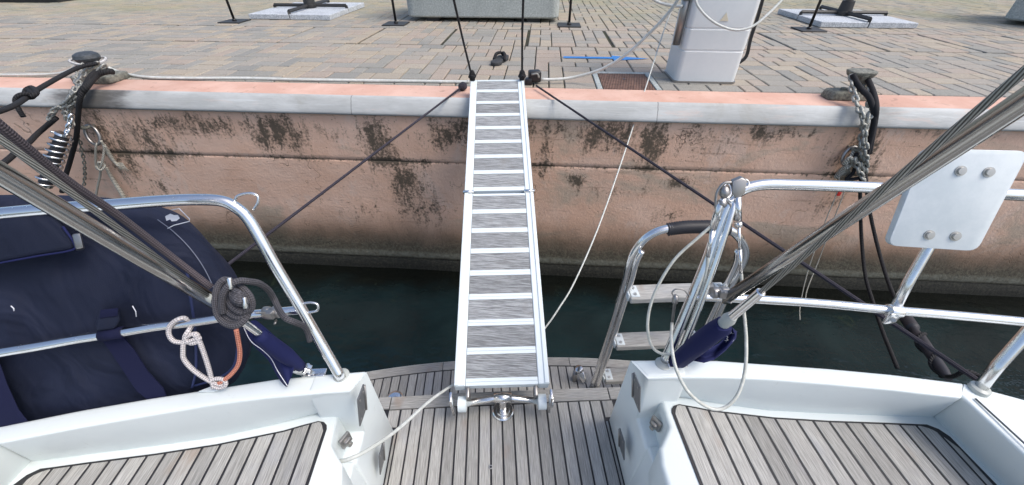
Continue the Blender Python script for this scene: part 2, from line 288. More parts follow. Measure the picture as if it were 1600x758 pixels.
def build(name, m, mt, parent=None, sm=True, bev=0, seg=2, sub=0, angle=40):
    inv = wmat(parent).inverted() if parent else None
    if parent is None:
        lo = [min(v[i] for v in m.v) for i in range(3)]; hi = [max(v[i] for v in m.v) for i in range(3)]; org = Vector(((lo[0]+hi[0])/2, (lo[1]+hi[1])/2, lo[2]))
        vs = [v-org for v in m.v]
    else: vs = [inv @ v for v in m.v]
    me = bpy.data.meshes.new(name); me.from_pydata([tuple(v) for v in vs], [], m.f); me.materials.append(MATS[mt])
    if m.uv:
        ul = me.uv_layers.new(name='UVMap')
        for p in me.polygons:
            q = m.uv.get(p.index)
            if q:
                for li, c in zip(p.loop_indices, q): ul.data[li].uv = c
    bmm = bmesh.new(); bmm.from_mesh(me)
    if not m.uv: bmesh.ops.recalc_face_normals(bmm, faces=bmm.faces)
    bmm.to_mesh(me); bmm.free()
    if sm: me.shade_smooth()
    o = bpy.data.objects.new(name, me); COL.objects.link(o)
    if parent: o.parent = parent
    else: o.location = org
    if bev:
        b = o.modifiers.new('bevel', 'BEVEL'); b.width = bev; b.segments = seg; b.limit_method = 'ANGLE'; b.angle_limit = math.radians(30); b.harden_normals = False
    if sub: q = o.modifiers.new('sub', 'SUBSURF'); q.levels = sub; q.render_levels = sub
    if sm and not m.uv:
        es = o.modifiers.new('edges', 'EDGE_SPLIT'); es.split_angle = math.radians(angle)
    bpy.context.view_layer.update() if parent is None else None
    return o
def tag(o, label=None, cat=None, group=None, kind=None):
    if label: o['label'] = label
    if cat: o['category'] = cat
    if group: o['group'] = group
    if kind: o['kind'] = kind
    return o
def thing(name, loc, label, cat, group=None, rz=0, kind=None):
    o = bpy.data.objects.new(name, None); o.empty_display_size = .1; COL.objects.link(o); o.location = loc; o.rotation_euler = (0, 0, rz)
    bpy.context.view_layer.update(); return tag(o, label, cat, group, kind)
def place(name, me, parent, loc, rot=None):       # a piece sharing mesh data, given in the parent's own axes
    o = bpy.data.objects.new(name, me); COL.objects.link(o); o.parent = parent; o.location = loc
    if rot is not None: o.rotation_euler = rot.to_euler()
    return o
def sstep(a, b, x): t = max(0, min(1, (x-a)/(b-a))); return t*t*(3-2*t)

# ================================================================== THE SETTING: water, ground, paving
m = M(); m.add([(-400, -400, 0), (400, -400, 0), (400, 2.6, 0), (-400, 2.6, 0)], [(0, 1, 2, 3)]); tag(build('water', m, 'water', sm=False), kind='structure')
QZ = hz(.8)
m = M(); m.add([(-400, 2.74, QZ-.012), (400, 2.74, QZ-.012), (400, 600, QZ-.012), (-400, 600, QZ-.012)], [(0, 1, 2, 3)]); pavement = tag(build('pavement', m, 'joint', sm=False), kind='structure')
TONES = [(.36, .295, .225), (.335, .28, .22), (.225, .225, .21), (.255, .25, .235), (.34, .27, .225), (.20, .203, .197), (.37, .315, .25), (.30, .27, .24), (.255, .25, .235), (.345, .275, .23)]
TONES = [tuple(1.14*k*(mn+.7*(c-mn)) for c, mn, k in zip(t, (.30, .265, .225), (.98, .99, .965))) for t in TONES]
PC = {}
def paver_geo(w, d, cx=0, cy=0, z=0):
    g = .0042; c = .005; hx, hy = w/2-g, d/2-g; rings = [(hx, hy, -.02), (hx, hy, -c), (hx-c, hy-c, 0)]; vs = []
    for a, b, zz in rings: vs += [(cx-a, cy-b, z+zz), (cx+a, cy-b, z+zz), (cx+a, cy+b, z+zz), (cx-a, cy+b, z+zz)]
    fs = [(8, 9, 10, 11)]
    for r in (0, 4): fs += [(r+i, r+(i+1) % 4, r+4+(i+1) % 4, r+4+i) for i in range(4)]
    return vs, fs
def paver_mesh(w, d, t):
    k = (w, d, t)
    if k not in PC:
        vs, fs = paver_geo(w, d); me = bpy.data.meshes.new('paver'); me.from_pydata(vs, [], fs); me.materials.append(MATS['paver'])
        a = me.attributes.new('tone', 'FLOAT_COLOR', 'CORNER'); a.data.foreach_set('color', [*TONES[t], 1]*len(me.loops)); PC[k] = me
    return PC[k]
def lay(x0, y0, nx, ny, cw, cd, skipf=None):
    used = [[(skipf is not None and skipf(x0+(i+.5)*cw, y0+(j+.5)*cd)) for j in range(ny)] for i in range(nx)]; out = []
    for j in range(ny):
        for i in range(nx):
            if used[i][j]: continue
            r = random.random(); w = d = 1
            if r < .54 and i+1 < nx and not used[i+1][j]: w = 2
            elif r < .74 and j+1 < ny and not used[i][j+1]: d = 2
            for a in range(w):
                for b in range(d): used[i+a][j+b] = True
            cx = x0+(i+w/2)*cw; cy = y0+(j+d/2)*cd
            out.append((cx, cy, w*cw, d*cd))
    return out
MH = (.385, .815, 2.752, 3.1735)                     # manhole opening in the paving
def sk(cx, cy): return MH[0] < cx < MH[1] and MH[2] < cy < MH[3]
pv = lay(-8.43, 2.752, 164, 9, .1075, .1405, sk)
x = -8.25
while x < 9:
    pv += lay(x+.012, 4.045, 7, 6, .787/7, .1355); x += .811
pv += lay(-12.6, 4.885, 240, 34, .1075, .125)
def scr(p):
    d = Vector(p)-EYEV; z = d.dot(fw); return (CX+F*d.dot(rt)/z, CY-F*d.dot(up)/z, z)
vis = []
for q in pv:
    u, v, z = scr((q[0], q[1], QZ)); vis.append(((q[2]*q[3]/z**2) if -30 < u < 1630 and v > 0 else 0, q))
vis.sort(key=lambda t: -t[0])
m = M(); tn = []
def tone_at(q):
    n = noise.noise(Vector((q[0]*.9, q[1]*1.3, 3))); k = random.random()+n*.55
    return random.choice([0, 1, 4, 6, 9, 7]) if k > .42 else random.choice([2, 3, 5, 8, 7])
for i, (a, q) in enumerate(vis):
    t = tone_at(q); dz = random.uniform(-.002, .002)
    if i < 298 and a > 0: place('paver', paver_mesh(round(q[2], 4), round(q[3], 4), t), pavement, Vector((q[0], q[1], QZ+dz))-pavement.location)
    else:
        vs, fs = paver_geo(q[2], q[3], q[0], q[1], QZ+dz); m.add(vs, fs); tn += [t]*len(fs)
far = build('paving', m, 'paver', pavement, sm=False); far['kind'] = 'stuff'
a = far.data.attributes.new('tone', 'FLOAT_COLOR', 'CORNER'); cl = []
for p in far.data.polygons: cl += [*TONES[tn[p.index]], 1]*p.loop_total
a.data.foreach_set('color', cl)

# ------------------------------------------------------------------ quay wall
quay = thing('quay_wall', (0, 2.5, 0), 'long salmon pink concrete quay wall with grey rounded edge above dark water', 'quay wall')
STAINS = []                                     # (x, z, half width, half height, strength)
for u, v, w, h, s in [(430, 210, 45, 28, .55), (520, 205, 40, 16, .30), (590, 225, 30, 50, .50), (640, 290, 35, 40, .50), (655, 320, 40, 45, .40), (700, 210, 40, 22, .50), (735, 200, 40, 14, .5), (850, 230, 12, 60, .45), (945, 210, 45, 26, .5),
                      (1020, 225, 22, 40, .55), (1100, 215, 55, 30, .35), (1190, 205, 60, 16, .4), (1340, 250, 26, 45, .55), (1300, 320, 26, 20, .35), (300, 195, 90, 16, .45), (225, 220, 60, 35, .42), (185, 245, 45, 40, .40), (130, 190, 30, 25, .4), (900, 283, 18, 9, .5), (1060, 285, 20, 10, .5),
                      (960, 300, 60, 10, .3), (1045, 335, 35, 22, .3), (480, 320, 60, 25, .15), (560, 330, 55, 25, .22), (800, 200, 60, 18, .4), (250, 290, 40, 60, .28), (1500, 200, 60, 8, .3), (1450, 205, 40, 10, .3), (1290, 235, 20, 30, .2), (870, 200, 30, 14, .4), (160, 205, 20, 40, .4)]:
    c = PY(u, v, 2.455); STAINS.append((c.x, c.z, w*c.y/F*1.25, h*1.35*c.y/F, min(.75, s*1.16)))
def stain(x, y, z):
    s = .02+.16*sstep(hz(.98), hz(.915), z)
    for cx, cz, w, h, k in STAINS:
        d = ((x-cx)/w)**2+((z-cz)/h)**2
        if d < 6: s = max(s, k*math.exp(-d*.7)*1.25)
    s += .42*math.exp(-((z-hz(1.237))/.012)**2)
    return s
def stain_top(x, y, z):
    return max(math.exp(-((x-c)/w)**2)*k for c, w, k in ((-2.95, .35, .8), (-2.55, .18, .45), (2.05, .16, .55), (-.28, .3, .28), (3.2, .2, .35), (.3, .5, .08)))
def profile_strip(name, prof, mt, x0, x1, step, fn, rag=0):
    m = M(); nx = int((x1-x0)/step)+1; n = len(prof)
    for i in range(nx+1):
        x = x0+i*step
        for k, (y, z) in enumerate(prof):
            w = noise.noise(Vector((x*2.3, z*3, 5)))*rag+noise.noise(Vector((x*11, z*11, 1)))*rag*.3
            m.v.append(Vector((x, y+w, z)))
    for i in range(nx):
        for k in range(n-1): a = i*n+k; m.f.append((a, a+1, a+n+1, a+n))
    o = build(name, m, mt, quay, angle=60); at = o.data.attributes.new('stain', 'FLOAT', 'POINT'); at.data.foreach_set('value', [fn(*q) for q in m.v]); return o
def zs(a, b, n): return [a+(b-a)*i/n for i in range(n+1)]
profile_strip('edge_strip', [(2.741, hz(.83)), (2.741, QZ-.001), (2.62, QZ-.002), (2.505, QZ-.004)], 'pink_paint', -9, 9, .04, lambda x, y, z: stain_top(x, y, z)*.35)
cop = [(2.507, QZ-.002), (2.49, QZ+.000)]+[(2.482, QZ-.005), (2.474, QZ-.014), (2.461, QZ-.032), (2.448, QZ-.052), (2.437, QZ-.072), (2.430, hz(.888)), (2.4295, hz(.897)), (2.436, hz(.905)), (2.46, hz(.910))]
profile_strip('coping', cop, 'coping_grey', -9, 9, .04, stain_top)
profile_strip('upper_course', [(2.455, z) for z in zs(hz(.906), hz(1.229), 12)]+[(2.462, hz(1.2345))], 'quay_render', -9, 9, .03, stain, .004)
profile_strip('lower_course', [(2.462, hz(1.2355)), (2.4555, hz(1.241))]+[(2.4545, z) for z in zs(hz(1.25), hz(1.93), 24)]+[(2.448, hz(1.99)), (2.437, hz(2.05)), (2.430, hz(2.08)), (2.437, hz(2.105))], 'quay_render', -9, 9, .03, stain, .004)
profile_strip('footing', [(2.437, hz(2.105)), (2.425, hz(2.13)), (2.42, hz(2.17)), (2.42, hz(2.21)), (2.41, hz(3.2))], 'quay_render', -9, 9, .03, stain, .008)

# ------------------------------------------------------------------ manhole, arrow, sandal
mh = thing('manhole_cover', (.6, 3.0, QZ), 'rusty brown square iron cover in a pale frame set in the paving', 'manhole cover')
m = M(); x0, x1, y0, y1 = MH[0]+.002, MH[1]-.002, MH[2]-.008, MH[3]-.003; t = .036
for bx in ((x0, x1, y1-t, y1), (x0, x0+t, y0, y1-t), (x1-t, x1, y0, y1-t)): m.box(((bx[0]+bx[1])/2, (bx[2]+bx[3])/2, QZ-.008), (bx[1]-bx[0], bx[3]-bx[2], .022))
build('frame', m, 'concrete', mh, sm=False, bev=.003, seg=1)
m = M(); m.box(((x0+x1)/2, (y0+y1-t)/2, QZ-.010), (x1-x0-2*t-.012, y1-t-y0-.006, .02)); build('cover', m, 'rust', mh, sm=False, bev=.002, seg=1)
m = M(); m.lathe(((x0+x1)/2, (y0+y1)/2+.03, QZ-.001), (0, 0, 1), [(0, .012), (.003, .012)], 10); build('lifting_hole', m, 'black_plastic', mh)
a0 = PH(880, 88, .8); m = M(); ax, ay = a0.x, 3.60; hh = .032; zt = QZ+.004
m.add([(ax, ay-hh, zt), (ax+.41, ay-hh, zt), (ax+.41, ay-.085, zt), (ax+.71, ay-.005, zt), (ax+.41, ay+.085, zt), (ax+.41, ay+hh, zt), (ax, ay+hh, zt)], [tuple(range(7))])
ar = build('painted_arrow', m, 'blue_paint', pavement, sm=False); ar['label'] = 'blue arrow painted on the paving, pointing right'
sc = PH(774, 103, .8); sd_ = thing('sandal', sc, 'single black flip flop sandal lying on the pavers beyond the gangway', 'sandal', rz=math.radians(-12))
sm_ = sd_.matrix_world
prof = [(-.035, -.01), (-.05, .04), (-.042, .1), (-.05, .17), (-.05, .23), (-.03, .27), (0, .285), (.035, .26), (.05, .2), (.045, .13), (.033, .08), (.042, .03), (.03, -.01), (0, -.02)]
m = M(); m.prism([sm_ @ Vector((x, y, .0)) for x, y in prof], [sm_ @ Vector((x, y, .028)) for x, y in prof]); build('sole', m, 'sandal_sole', sd_, bev=.006)
m = M(); m.tube([sm_ @ Vector(q) for q in ((-.045, .10, .02), (-.036, .14, .055), (-.01, .18, .06), (.0, .215, .03))], [.012, .013, .011, .007], 8, sm=4); m.tube([sm_ @ Vector(q) for q in ((.045, .10, .02), (.036, .14, .055), (.01, .18, .06), (.0, .215, .03))], [.012, .013, .011, .007], 8, sm=4)
build('strap', m, 'strap_black', sd_)

# ------------------------------------------------------------------ things on the quay
def roundrect(x0, x1, y0, y1, r, n=4):
    out = []
    for cx, cy, a in ((x1-r, y1-r, 0), (x0+r, y1-r, 90), (x0+r, y0+r, 180), (x1-r, y0+r, 270)):
        for i in range(n+1): t = math.radians(a+90*i/n); out.append((cx+r*math.cos(t), cy+r*math.sin(t)))
    return out
def block(x0, x1, y0, y1, h, label, name='concrete_barrier', r=.08, rot=0):
    t = thing(name, ((x0+x1)/2, (y0+y1)/2, QZ), label, 'concrete block'); rm = Matrix.Translation((x0, y0, 0)) @ Matrix.Rotation(rot, 4, 'Z') @ Matrix.Translation((-x0, -y0, 0))
    o = roundrect(x0, x1, y0, y1, r); i_ = roundrect(x0+.012, x1-.012, y0+.012, y1-.012, r); m = M()
    rings = [(i_, .045), (o, .06), (o, h-.015), (i_, h)]
    for q, z in rings: m.v += [Vector((a, b, QZ+z)) for a, b in q]
    n = len(o)
    for k in range(3): m.f += [(k*n+i, k*n+(i+1) % n, (k+1)*n+(i+1) % n, (k+1)*n+i) for i in range(n)]
    m.f += [tuple(range(n)), tuple(range(3*n, 4*n))]; m.v = [rm @ v for v in m.v]; build('block', m, 'concrete', t, angle=35)
    m = M()
    for fx in (x0+.3, x1-.3): m.box((fx, (y0+y1)/2, QZ+.0225), (.16, (y1-y0)-.12, .045))
    m.v = [rm @ v for v in m.v]; build('foot', m, 'iron_dark', t, sm=False)
    return t
block(-1.63, .19, 5.30, 6.2, .75, 'wide grey concrete block with rounded corners behind the gangway end', r=.1)
block(5.36, 6.9, 5.60, 6.5, .75, 'pale grey concrete block in the far upper right corner', r=.06, rot=math.radians(-48))
tb = thing('storage_box', (-9.1, 7.4, QZ), 'white box with dark underside in the far upper left corner', 'box')
m = M(); m.box((-9.0, 7.3, QZ+.45), (2.9, 1.6, .75), Matrix.Rotation(math.radians(4), 3, 'Z')); build('body', m, 'plate_white', tb, sm=False, bev=.03)
m = M(); m.box((-9.0, 7.3, QZ+.037), (2.8, 1.5, .074), Matrix.Rotation(math.radians(4), 3, 'Z')); build('shadow_base', m, 'iron_dark', tb, sm=False)  # dark slab standing in for the shadow under the white box
# barrier posts
def post(base, topdir, label):
    t = thing('barrier_post', base, label, 'post', 'thin black posts on flat base plates')
    m = M(); m.box(base+Vector((0, 0, .006)), (.26, .26, .012)); build('base_plate', m, 'iron_dark', t, sm=False, bev=.003, seg=1)
    m = M(); m.tube([base+Vector((0, 0, .012)), base+Vector(topdir)], .014, 12); m.lathe(base+Vector((0, 0, .012)), (0, 0, 1), [(0, .026), (.02, .02)], 12); build('pole', m, 'black_plastic', t)
post(PH(367, 34, .8), (0, 0, 1.0), 'thin black post on a brown square plate, leftmost, next to the left granite slabs')
post(PH(619, 38, .8), (0, 0, 1.0), 'thin black post at the left end of the wide concrete block')
post(PH(889, 40, .8), (0, 0, 1.0), 'thin black post at the right end of the wide concrete block')
post(PH(1263, 47, .8), (0, 0, 1.0), 'thin black post rightmost, beside the right granite slabs')
# umbrella bases
def umb(c, sx, sy, n, label, pole_mat, seedrot):
    t = thing('umbrella_base', c, label, 'umbrella base', rz=seedrot); R = t.matrix_world
    for ix, iy in n:
        m = M(); m.box((0, 0, 0), (sx-.01, sy-.01, .055)); m.v = [R @ (v+Vector((ix*sx, iy*sy, .03+random.uniform(-.002, .003)))) for v in m.v]; build('slab', m, 'granite', t, sm=False, bev=.004, seg=1)
    for a in (0, 1):
        m = M(); d = (sx*.95, 0) if a == 0 else (0, sy*.95); p = [Vector((-d[0], -d[1], .01)), Vector((-d[0], -d[1], .09)), Vector((d[0], d[1], .09)), Vector((d[0], d[1], .01))]
        for k in range(3): m.tube([R @ p[k], R @ p[k+1]], .020, 4)
        build('cross_bar', m, 'iron_dark', t, sm=False)
    m = M(); m.lathe(R @ Vector((0, 0, .07)), (0, 0, 1), [(0, .085), (.03, .09), (.035, .075), (.14, .065), (.145, .04), (.26, .036)], 20); build('socket', m, 'iron_dark', t)
    m = M(); m.lathe(R @ Vector((0, 0, .2)), (0, 0, 1), [(0, .032), (1.9, .032)], 14); build('pole', m, pole_mat, t)
c = PH(482, 20, .8)
umb(Vector((-3.1, 5.88, QZ)), .52, .58, [(-.5, -.5), (.5, -.5), (-.5, .5), (.5, .5)], 'black parasol cross stand weighed down by grey slabs, left of the concrete block', 'iron_dark', 0)
umb(PH(1322, 35, .8)+Vector((0, .12, 0)), .52, .52, [(-.5, -.5), (.5, -.5), (-.5, .5), (.5, .5)], 'parasol cross stand on pale grey slabs behind the right bollard', 'galvanised', 0)
# service pedestal
pd = thing('service_pedestal', (1.14, 3.05, QZ), 'white plastic shore power pedestal with a small warning triangle', 'service pedestal')
pl, prr = PH(1052, 128, .8), PH(1150, 133, .8); x0, x1, y0 = pl.x, prr.x, (pl.y+prr.y)/2; y1 = y0+.30
o = roundrect(x0, x1, y0, y1, .035); m = M(); n = len(o); cxp = (x0+x1)/2
for z, k in ((.012, 1.), (.20, 1.), (.203, .985), (.212, .985), (.215, 1.), (.33, 1.), (.333, .985), (.342, .985), (.345, 1.), (1.15, 1.0), (1.2, .9)):
    m.v += [Vector((cxp+(a-cxp)*k, y0+.15+(b-y0-.15)*k, QZ+z)) for a, b in o]
for k in range(10): m.f += [(k*n+i, k*n+(i+1) % n, (k+1)*n+(i+1) % n, (k+1)*n+i) for i in range(n)]
m.f += [tuple(range(n)), tuple(range(10*n, 11*n))]; build('body', m, 'pedestal_white', pd, angle=30)
ob = roundrect(x0-.012, x1+.008, y0-.008, y1, .04); m = M(); m.prism([(a, b, QZ) for a, b in ob], [(a, b, QZ+.014) for a, b in ob]); build('base', m, 'steel_dull', pd)
m = M(); q = PY(1133, 27, y0-.002); w = .026; m.prism([q+Vector((-w, 0, -w*.8)), q+Vector((w, 0, -w*.8)), q+Vector((0, 0, w))], [q+Vector((-w, -.002, -w*.8)), q+Vector((w, -.002, -w*.8)), q+Vector((0, -.002, w))]); tr = build('warning_sign', m, 'sign_yellow', pd, sm=False)
m = M(); pb = PY(1058, 70, y0+.06); pb.x = x0-.03; m.tube([pb, pb+Vector((0, 0, .36))], .024, 12); build('pipe', m, 'steel_dull', pd)
m = M(); m.lathe(pb+Vector((0, 0, .26)), (0, 0, 1), [(0, .034), (.03, .034), (.031, .02)], 12); build('clamp', m, 'bollard_iron', pd)
m = M(); m.lathe(pb+Vector((0, 0, .31)), (0, 0, 1), [(0, .03), (.10, .03)], 12); build('coupling', m, 'blue_fitting', pd)
m = M(); m.tube([PY(1152, 100, y0+.12), PY(1166, 88, y0+.12), PY(1173, 60, y0+.12), PY(1186, 20, y0+.12), PY(1196, -20, y0+.12)], .012, 8, sm=5); tag(build('power_cable', m, 'black_plastic'), 'black cable hanging down the right side of the white pedestal', 'cable')
m = M(); m.tube([PY(1085, -6, 2.80), PY(1092, 12, 2.78), PY(1110, 31, 2.77), PY(1132, 43, 2.76), (PY(1155, 47, 2.76)), PY(1178, 40, 2.77), PY(1200, 22, 2.8), PY(1222, 0, 2.84), PY(1236, -14, 2.86)], .0075, 8, sm=6); tag(build('water_hose', m, 'hose_white'), 'thin grey hose hanging in a loop across the front of the white pedestal', 'hose')
m = M(); m.tube([PY(1010, -8, 3.0), PY(1030, 4, 3.0), PY(1052, 9, 2.98), PY(1066, 10, 2.95)], .009, 8, sm=5); tag(build('water_hose', m, 'hose_white'), 'short white hose joining the blue coupling left of the pedestal', 'hose')

# bollards
def oval_link(L, Wd, r, n=14, k=6):
    pts = []
    for i in range(n):
        a = 2*math.pi*i/n; x = (Wd/2-r)*math.cos(a); y = (Wd/2-r)*math.sin(a)+math.copysign((L-Wd)/2, math.sin(a)); pts.append(Vector((x, y, 0)))
    m = M(); m.tube(pts, r, k, closed=True); me = bpy.data.meshes.new('link'); me.from_pydata([tuple(v) for v in m.v], [], m.f); me.shade_smooth(); return me
def chain(name, paths, L, Wd, r, mt, label, jitter=.0, cat='chain', group=None):
    p0 = paths[0][0]; t = thing(name, p0, label, cat, group); me = oval_link(L, Wd, r); me.materials.append(MATS[mt]); pitch = L-2.1*r; roll = 0
    for path in paths:
        pts, _ = smooth([Vector(p) for p in path], 0, 10); acc = 0; last = pts[0]; out = [(pts[0], pts[1]-pts[0])]
        for i in range(1, len(pts)):
            seg = (pts[i]-last).length
            if seg >= pitch: out.append((pts[i], pts[i]-last)); last = pts[i]
        # resample evenly
        res = []; cum = [0]
        for i in range(1, len(pts)): cum.append(cum[-1]+(pts[i]-pts[i-1]).length)
        d = 0; i = 0
        while d < cum[-1]:
            while i < len(pts)-2 and cum[i+1] < d: i += 1
            f_ = (d-cum[i])/max(1e-9, cum[i+1]-cum[i]); res.append((pts[i].lerp(pts[i+1], f_), pts[i+1]-pts[i])); d += pitch
        for k, (p, dr) in enumerate(res):
            q = dr.to_track_quat('Y', 'Z').to_matrix() @ Matrix.Rotation((math.pi/2 if k % 2 else 0)+.6+random.uniform(-.5, .5)*jitter, 3, 'Y')
            place('link', me, t, p+Vector((random.uniform(-1, 1), random.uniform(-1, 1), random.uniform(-1, 1)))*.006*jitter-p0, q)
    return t
BL = Vector((PH(158, 122, .8).x, 2.70, QZ)); BL.x = PH(150, 127, .8).x
bl = thing('mooring_bollard', BL, 'dark mushroom bollard wrapped in chain with a white rope round its cap', 'bollard')
cpt = PY(140, 97, 2.70)+Vector((0, 0, .055)); hb = cpt.z-QZ
m = M(); px = [(a*1., b) for a, b in roundrect(BL.x-.12, BL.x+.17, 2.615, 2.80, .03)]; px2 = [(BL.x+(a-BL.x)*.86, 2.70+(b-2.70)*.86) for a, b in px]
m.prism([(a, b, QZ) for a, b in px], [(a, b, QZ+.045) for a, b in px]); build('base_plate', m, 'bollard_iron', bl, bev=.008)
m = M(); ax_ = (Vector((cpt.x, 2.70, cpt.z-.05))-Vector((BL.x+.0, 2.70, QZ+.045))); m.lathe((BL.x, 2.70, QZ+.045), ax_, [(0, .07), (.03, .055), (ax_.length, .052)], 18); build('stem', m, 'bollard_iron', bl)
m = M(); m.lathe((cpt.x, 2.70, cpt.z-.055), (0, 0, 1), [(0, .05), (.012, .066), (.03, .074), (.05, .068), (.062, .045), (.068, .0)], 24); build('cap', m, 'cap_iron', bl)
c2 = Vector((cpt.x, 2.70, cpt.z-.045))
m = M(); m.tube([c2+Vector((math.cos(a)*.092, math.sin(a)*.092, .006*math.sin(a*2)-.008*math.cos(a))) for a in [i*math.pi/8 for i in range(16)]], .008, 8, closed=True, sm=3); tag(build('rope_loop', m, 'rope_white'), 'white rope looped round the cap of the left bollard', 'rope')
chain('mooring_chain', [[PY(150, 100, 2.60), PY(133, 108, 2.56), PY(122, 130, 2.47), PY(112, 152, 2.40), PY(108, 175, 2.38), PY(112, 200, 2.32)], [PY(163, 106, 2.60), PY(148, 118, 2.54), PY(128, 140, 2.42), PY(108, 158, 2.38), PY(88, 172, 2.36), PY(72, 188, 2.34)],
                        [PY(128, 104, 2.60), PY(120, 118, 2.55), PY(118, 142, 2.40), PY(102, 165, 2.37), PY(105, 190, 2.36)], [PY(160, 104, 2.58), PY(150, 118, 2.54), PY(135, 136, 2.44), PY(118, 158, 2.39), PY(98, 178, 2.37)]], .052, .036, .0075, 'galvanised', 'heap of galvanised chain hanging from the left mushroom bollard over the quay edge', 1.)
chain('thin_chain', [[PY(122, 212, 2.43), PY(129, 240, 2.425), PY(133, 262, 2.425), PY(131, 288, 2.425)]], .038, .024, .0045, 'bollard_iron', 'thin rusty chain hanging on the wall left of the iron ring', .4)
m = M(); m.tube([PY(152, 99, 2.60), PY(122, 106, 2.50), PY(90, 122, 2.25), PY(54, 143, 2.0), PY(45, 150, 1.95), PY(20, 166, 1.75), PY(-20, 180, 1.55)], .0125, 9, sm=6)
m.tube([PY(45, 140, 1.99), PY(52, 150, 1.93), PY(42, 152, 1.96), PY(40, 142, 1.98), PY(50, 137, 2.0), PY(57, 145, 1.95), PY(48, 152, 1.92)], .0125, 8, sm=4); m.tube([PY(47, 146, 1.93), PY(30, 149, 1.90), PY(24, 158, 1.88), PY(30, 172, 1.86), PY(37, 183, 1.85)], .011, 8, sm=5)
tag(build('mooring_rope', m, 'rope_black'), 'knotted black rope running left from the mushroom bollard', 'rope')
m = M(); m.tube([PY(88, 184, 2.36), PY(60, 208, 2.30), PY(46, 222, 2.1), PY(32, 232, 1.95), PY(12, 250, 1.85), PY(-20, 272, 1.7)], .0155, 9, sm=6); tag(build('mooring_rope', m, 'rope_black'), 'thick black rope going down left from the end of the heaped chain', 'rope')
m = M(); m.tube([PY(168, 108, 2.60), PY(150, 112, 2.56), PY(138, 125, 2.47), PY(126, 150, 2.38), PY(122, 180, 2.37), PY(119, 215, 2.36), PY(110, 250, 2.33), PY(101, 280, 2.25), PY(97, 300, 2.15)], .0145, 9, sm=6)
m.tube([PY(176, 112, 2.62), PY(165, 112, 2.58), PY(150, 118, 2.54), PY(134, 136, 2.42), PY(125, 148, 2.40)], .02, 9, sm=5); tag(build('mooring_rope', m, 'rope_black'), 'black rope hanging straight down the wall behind the shiny spring', 'rope')
# spring
sp0, sp1 = PY(98, 211, 2.27), PY(70, 288, 2.10); ax_ = (sp1-sp0).normalized(); L = (sp1-sp0).length; t = thing('mooring_spring', sp1, 'shiny steel mooring spring hanging below the chain of the left bollard', 'mooring spring')
a = ax_.orthogonal().normalized(); b_ = ax_.cross(a); m = M(); turns = 9; m.tube([sp0+ax_*(L*i/(turns*14))+(a*math.cos(2*math.pi*i/14)+b_*math.sin(2*math.pi*i/14))*.048 for i in range(turns*14+1)], .0075, 7); build('coil', m, 'chrome', t)
m = M(); m.lathe(sp0, ax_, [(0, .02), (.01, .034), (L-.01, .034), (L, .02)], 12); build('core', m, 'dark_rubber', t)
build('end_plate', M().lathe(sp0-ax_*.012, ax_, [(0, .04), (.014, .042)], 16), 'chrome', t); build('end_plate', M().lathe(sp1, ax_, [(0, .042), (.014, .04)], 16), 'chrome', t)
chain('spring_shackle_chain', [[PY(112, 182, 2.32), PY(109, 196, 2.30), PY(101, 211, 2.27)]], .055, .04, .009, 'chrome', 'short bright steel chain holding the mooring spring', .6)
# rings on the wall
def ring(u, v, rad, tilt, label, ux, vx):
    c = PY(u, v, 2.41); t = thing('wall_ring', c, label, 'iron ring'); m = M(); e1 = Vector((1, 0, 0)); e2 = Vector((0, -.35, -1)).normalized(); e1 = (e1+Vector((0, 0, tilt))).normalized()
    m.tube([c+e1*math.cos(a)*rad*.72+e2*math.sin(a)*rad for a in [i*math.pi/12 for i in range(24)]], .011, 8, closed=True); build('ring', m, 'steel_dull', t)
    m = M(); q = PY(ux, vx, 2.43); m.tube([q+Vector((-.02, .04, .0)), q+Vector((-.018, -.03, .005)), q+Vector((0, -.045, .008)), q+Vector((.018, -.03, .005)), q+Vector((.02, .04, 0))], .010, 8, sm=4); build('eye', m, 'bollard_iron', t)
ring(145, 211, .064, -.25, 'iron ring on the wall below the left bollard, frayed rope tied to it', 138, 198)
ring(1328, 244, .055, .3, 'iron ring on the wall below the right bollard', 1334, 232)
m = M(); m.tube([PY(156, 222, 2.40), PY(150, 230, 2.38), PY(151, 262, 2.39), PY(158, 260, 2.37), PY(163, 232, 2.39), PY(158, 220, 2.38)], .0075, 7, sm=6)
m.tube([PY(150, 260, 2.38), PY(158, 266, 2.36), PY(164, 258, 2.38), PY(154, 254, 2.37), PY(157, 270, 2.38), PY(152, 295, 2.38), PY(147, 325, 2.38)], .0075, 7, sm=6)
m.tube([PY(162, 226, 2.39), PY(170, 240, 2.41), PY(180, 254, 2.42), PY(192, 264, 2.42)], [.010, .014, .010, .013], 7, sm=5); m.tube([PY(166, 262, 2.41), PY(176, 280, 2.42), PY(190, 302, 2.42), PY(200, 320, 2.42)], [.009, .013, .015, .012], 7, sm=5)
for i in range(9): m.tube([PY(184+i*.8, 254, 2.41), PY(186+i*1.6, 264, 2.40+random.uniform(-.01, .01)), PY(187+i*2.4, 268+random.uniform(0, 6), 2.41)], .002, 4)
tag(build('frayed_rope', m, 'rope_weathered'), 'frayed pale rope knotted to the iron ring on the left', 'rope')
m = M(); m.tube([PY(1334, 236, 2.40), PY(1326, 252, 2.38), PY(1318, 256, 2.38), PY(1328, 246, 2.36), PY(1332, 256, 2.38), PY(1320, 264, 2.39)], .011, 7, sm=5); m.tube([PY(1322, 258, 2.39), PY(1315, 268, 2.42), PY(1306, 278, 2.43)], [.012, .022, .016], 7, sm=4)
for i in range(9): m.tube([PY(1318+i*1.2, 262, 2.40), PY(1310+i*2.6, 280+random.uniform(0, 5), 2.41)], .0025, 4)
tag(build('frayed_rope', m, 'rope_weathered'), 'frayed pale rope knotted to the iron ring under the right bollard', 'rope')
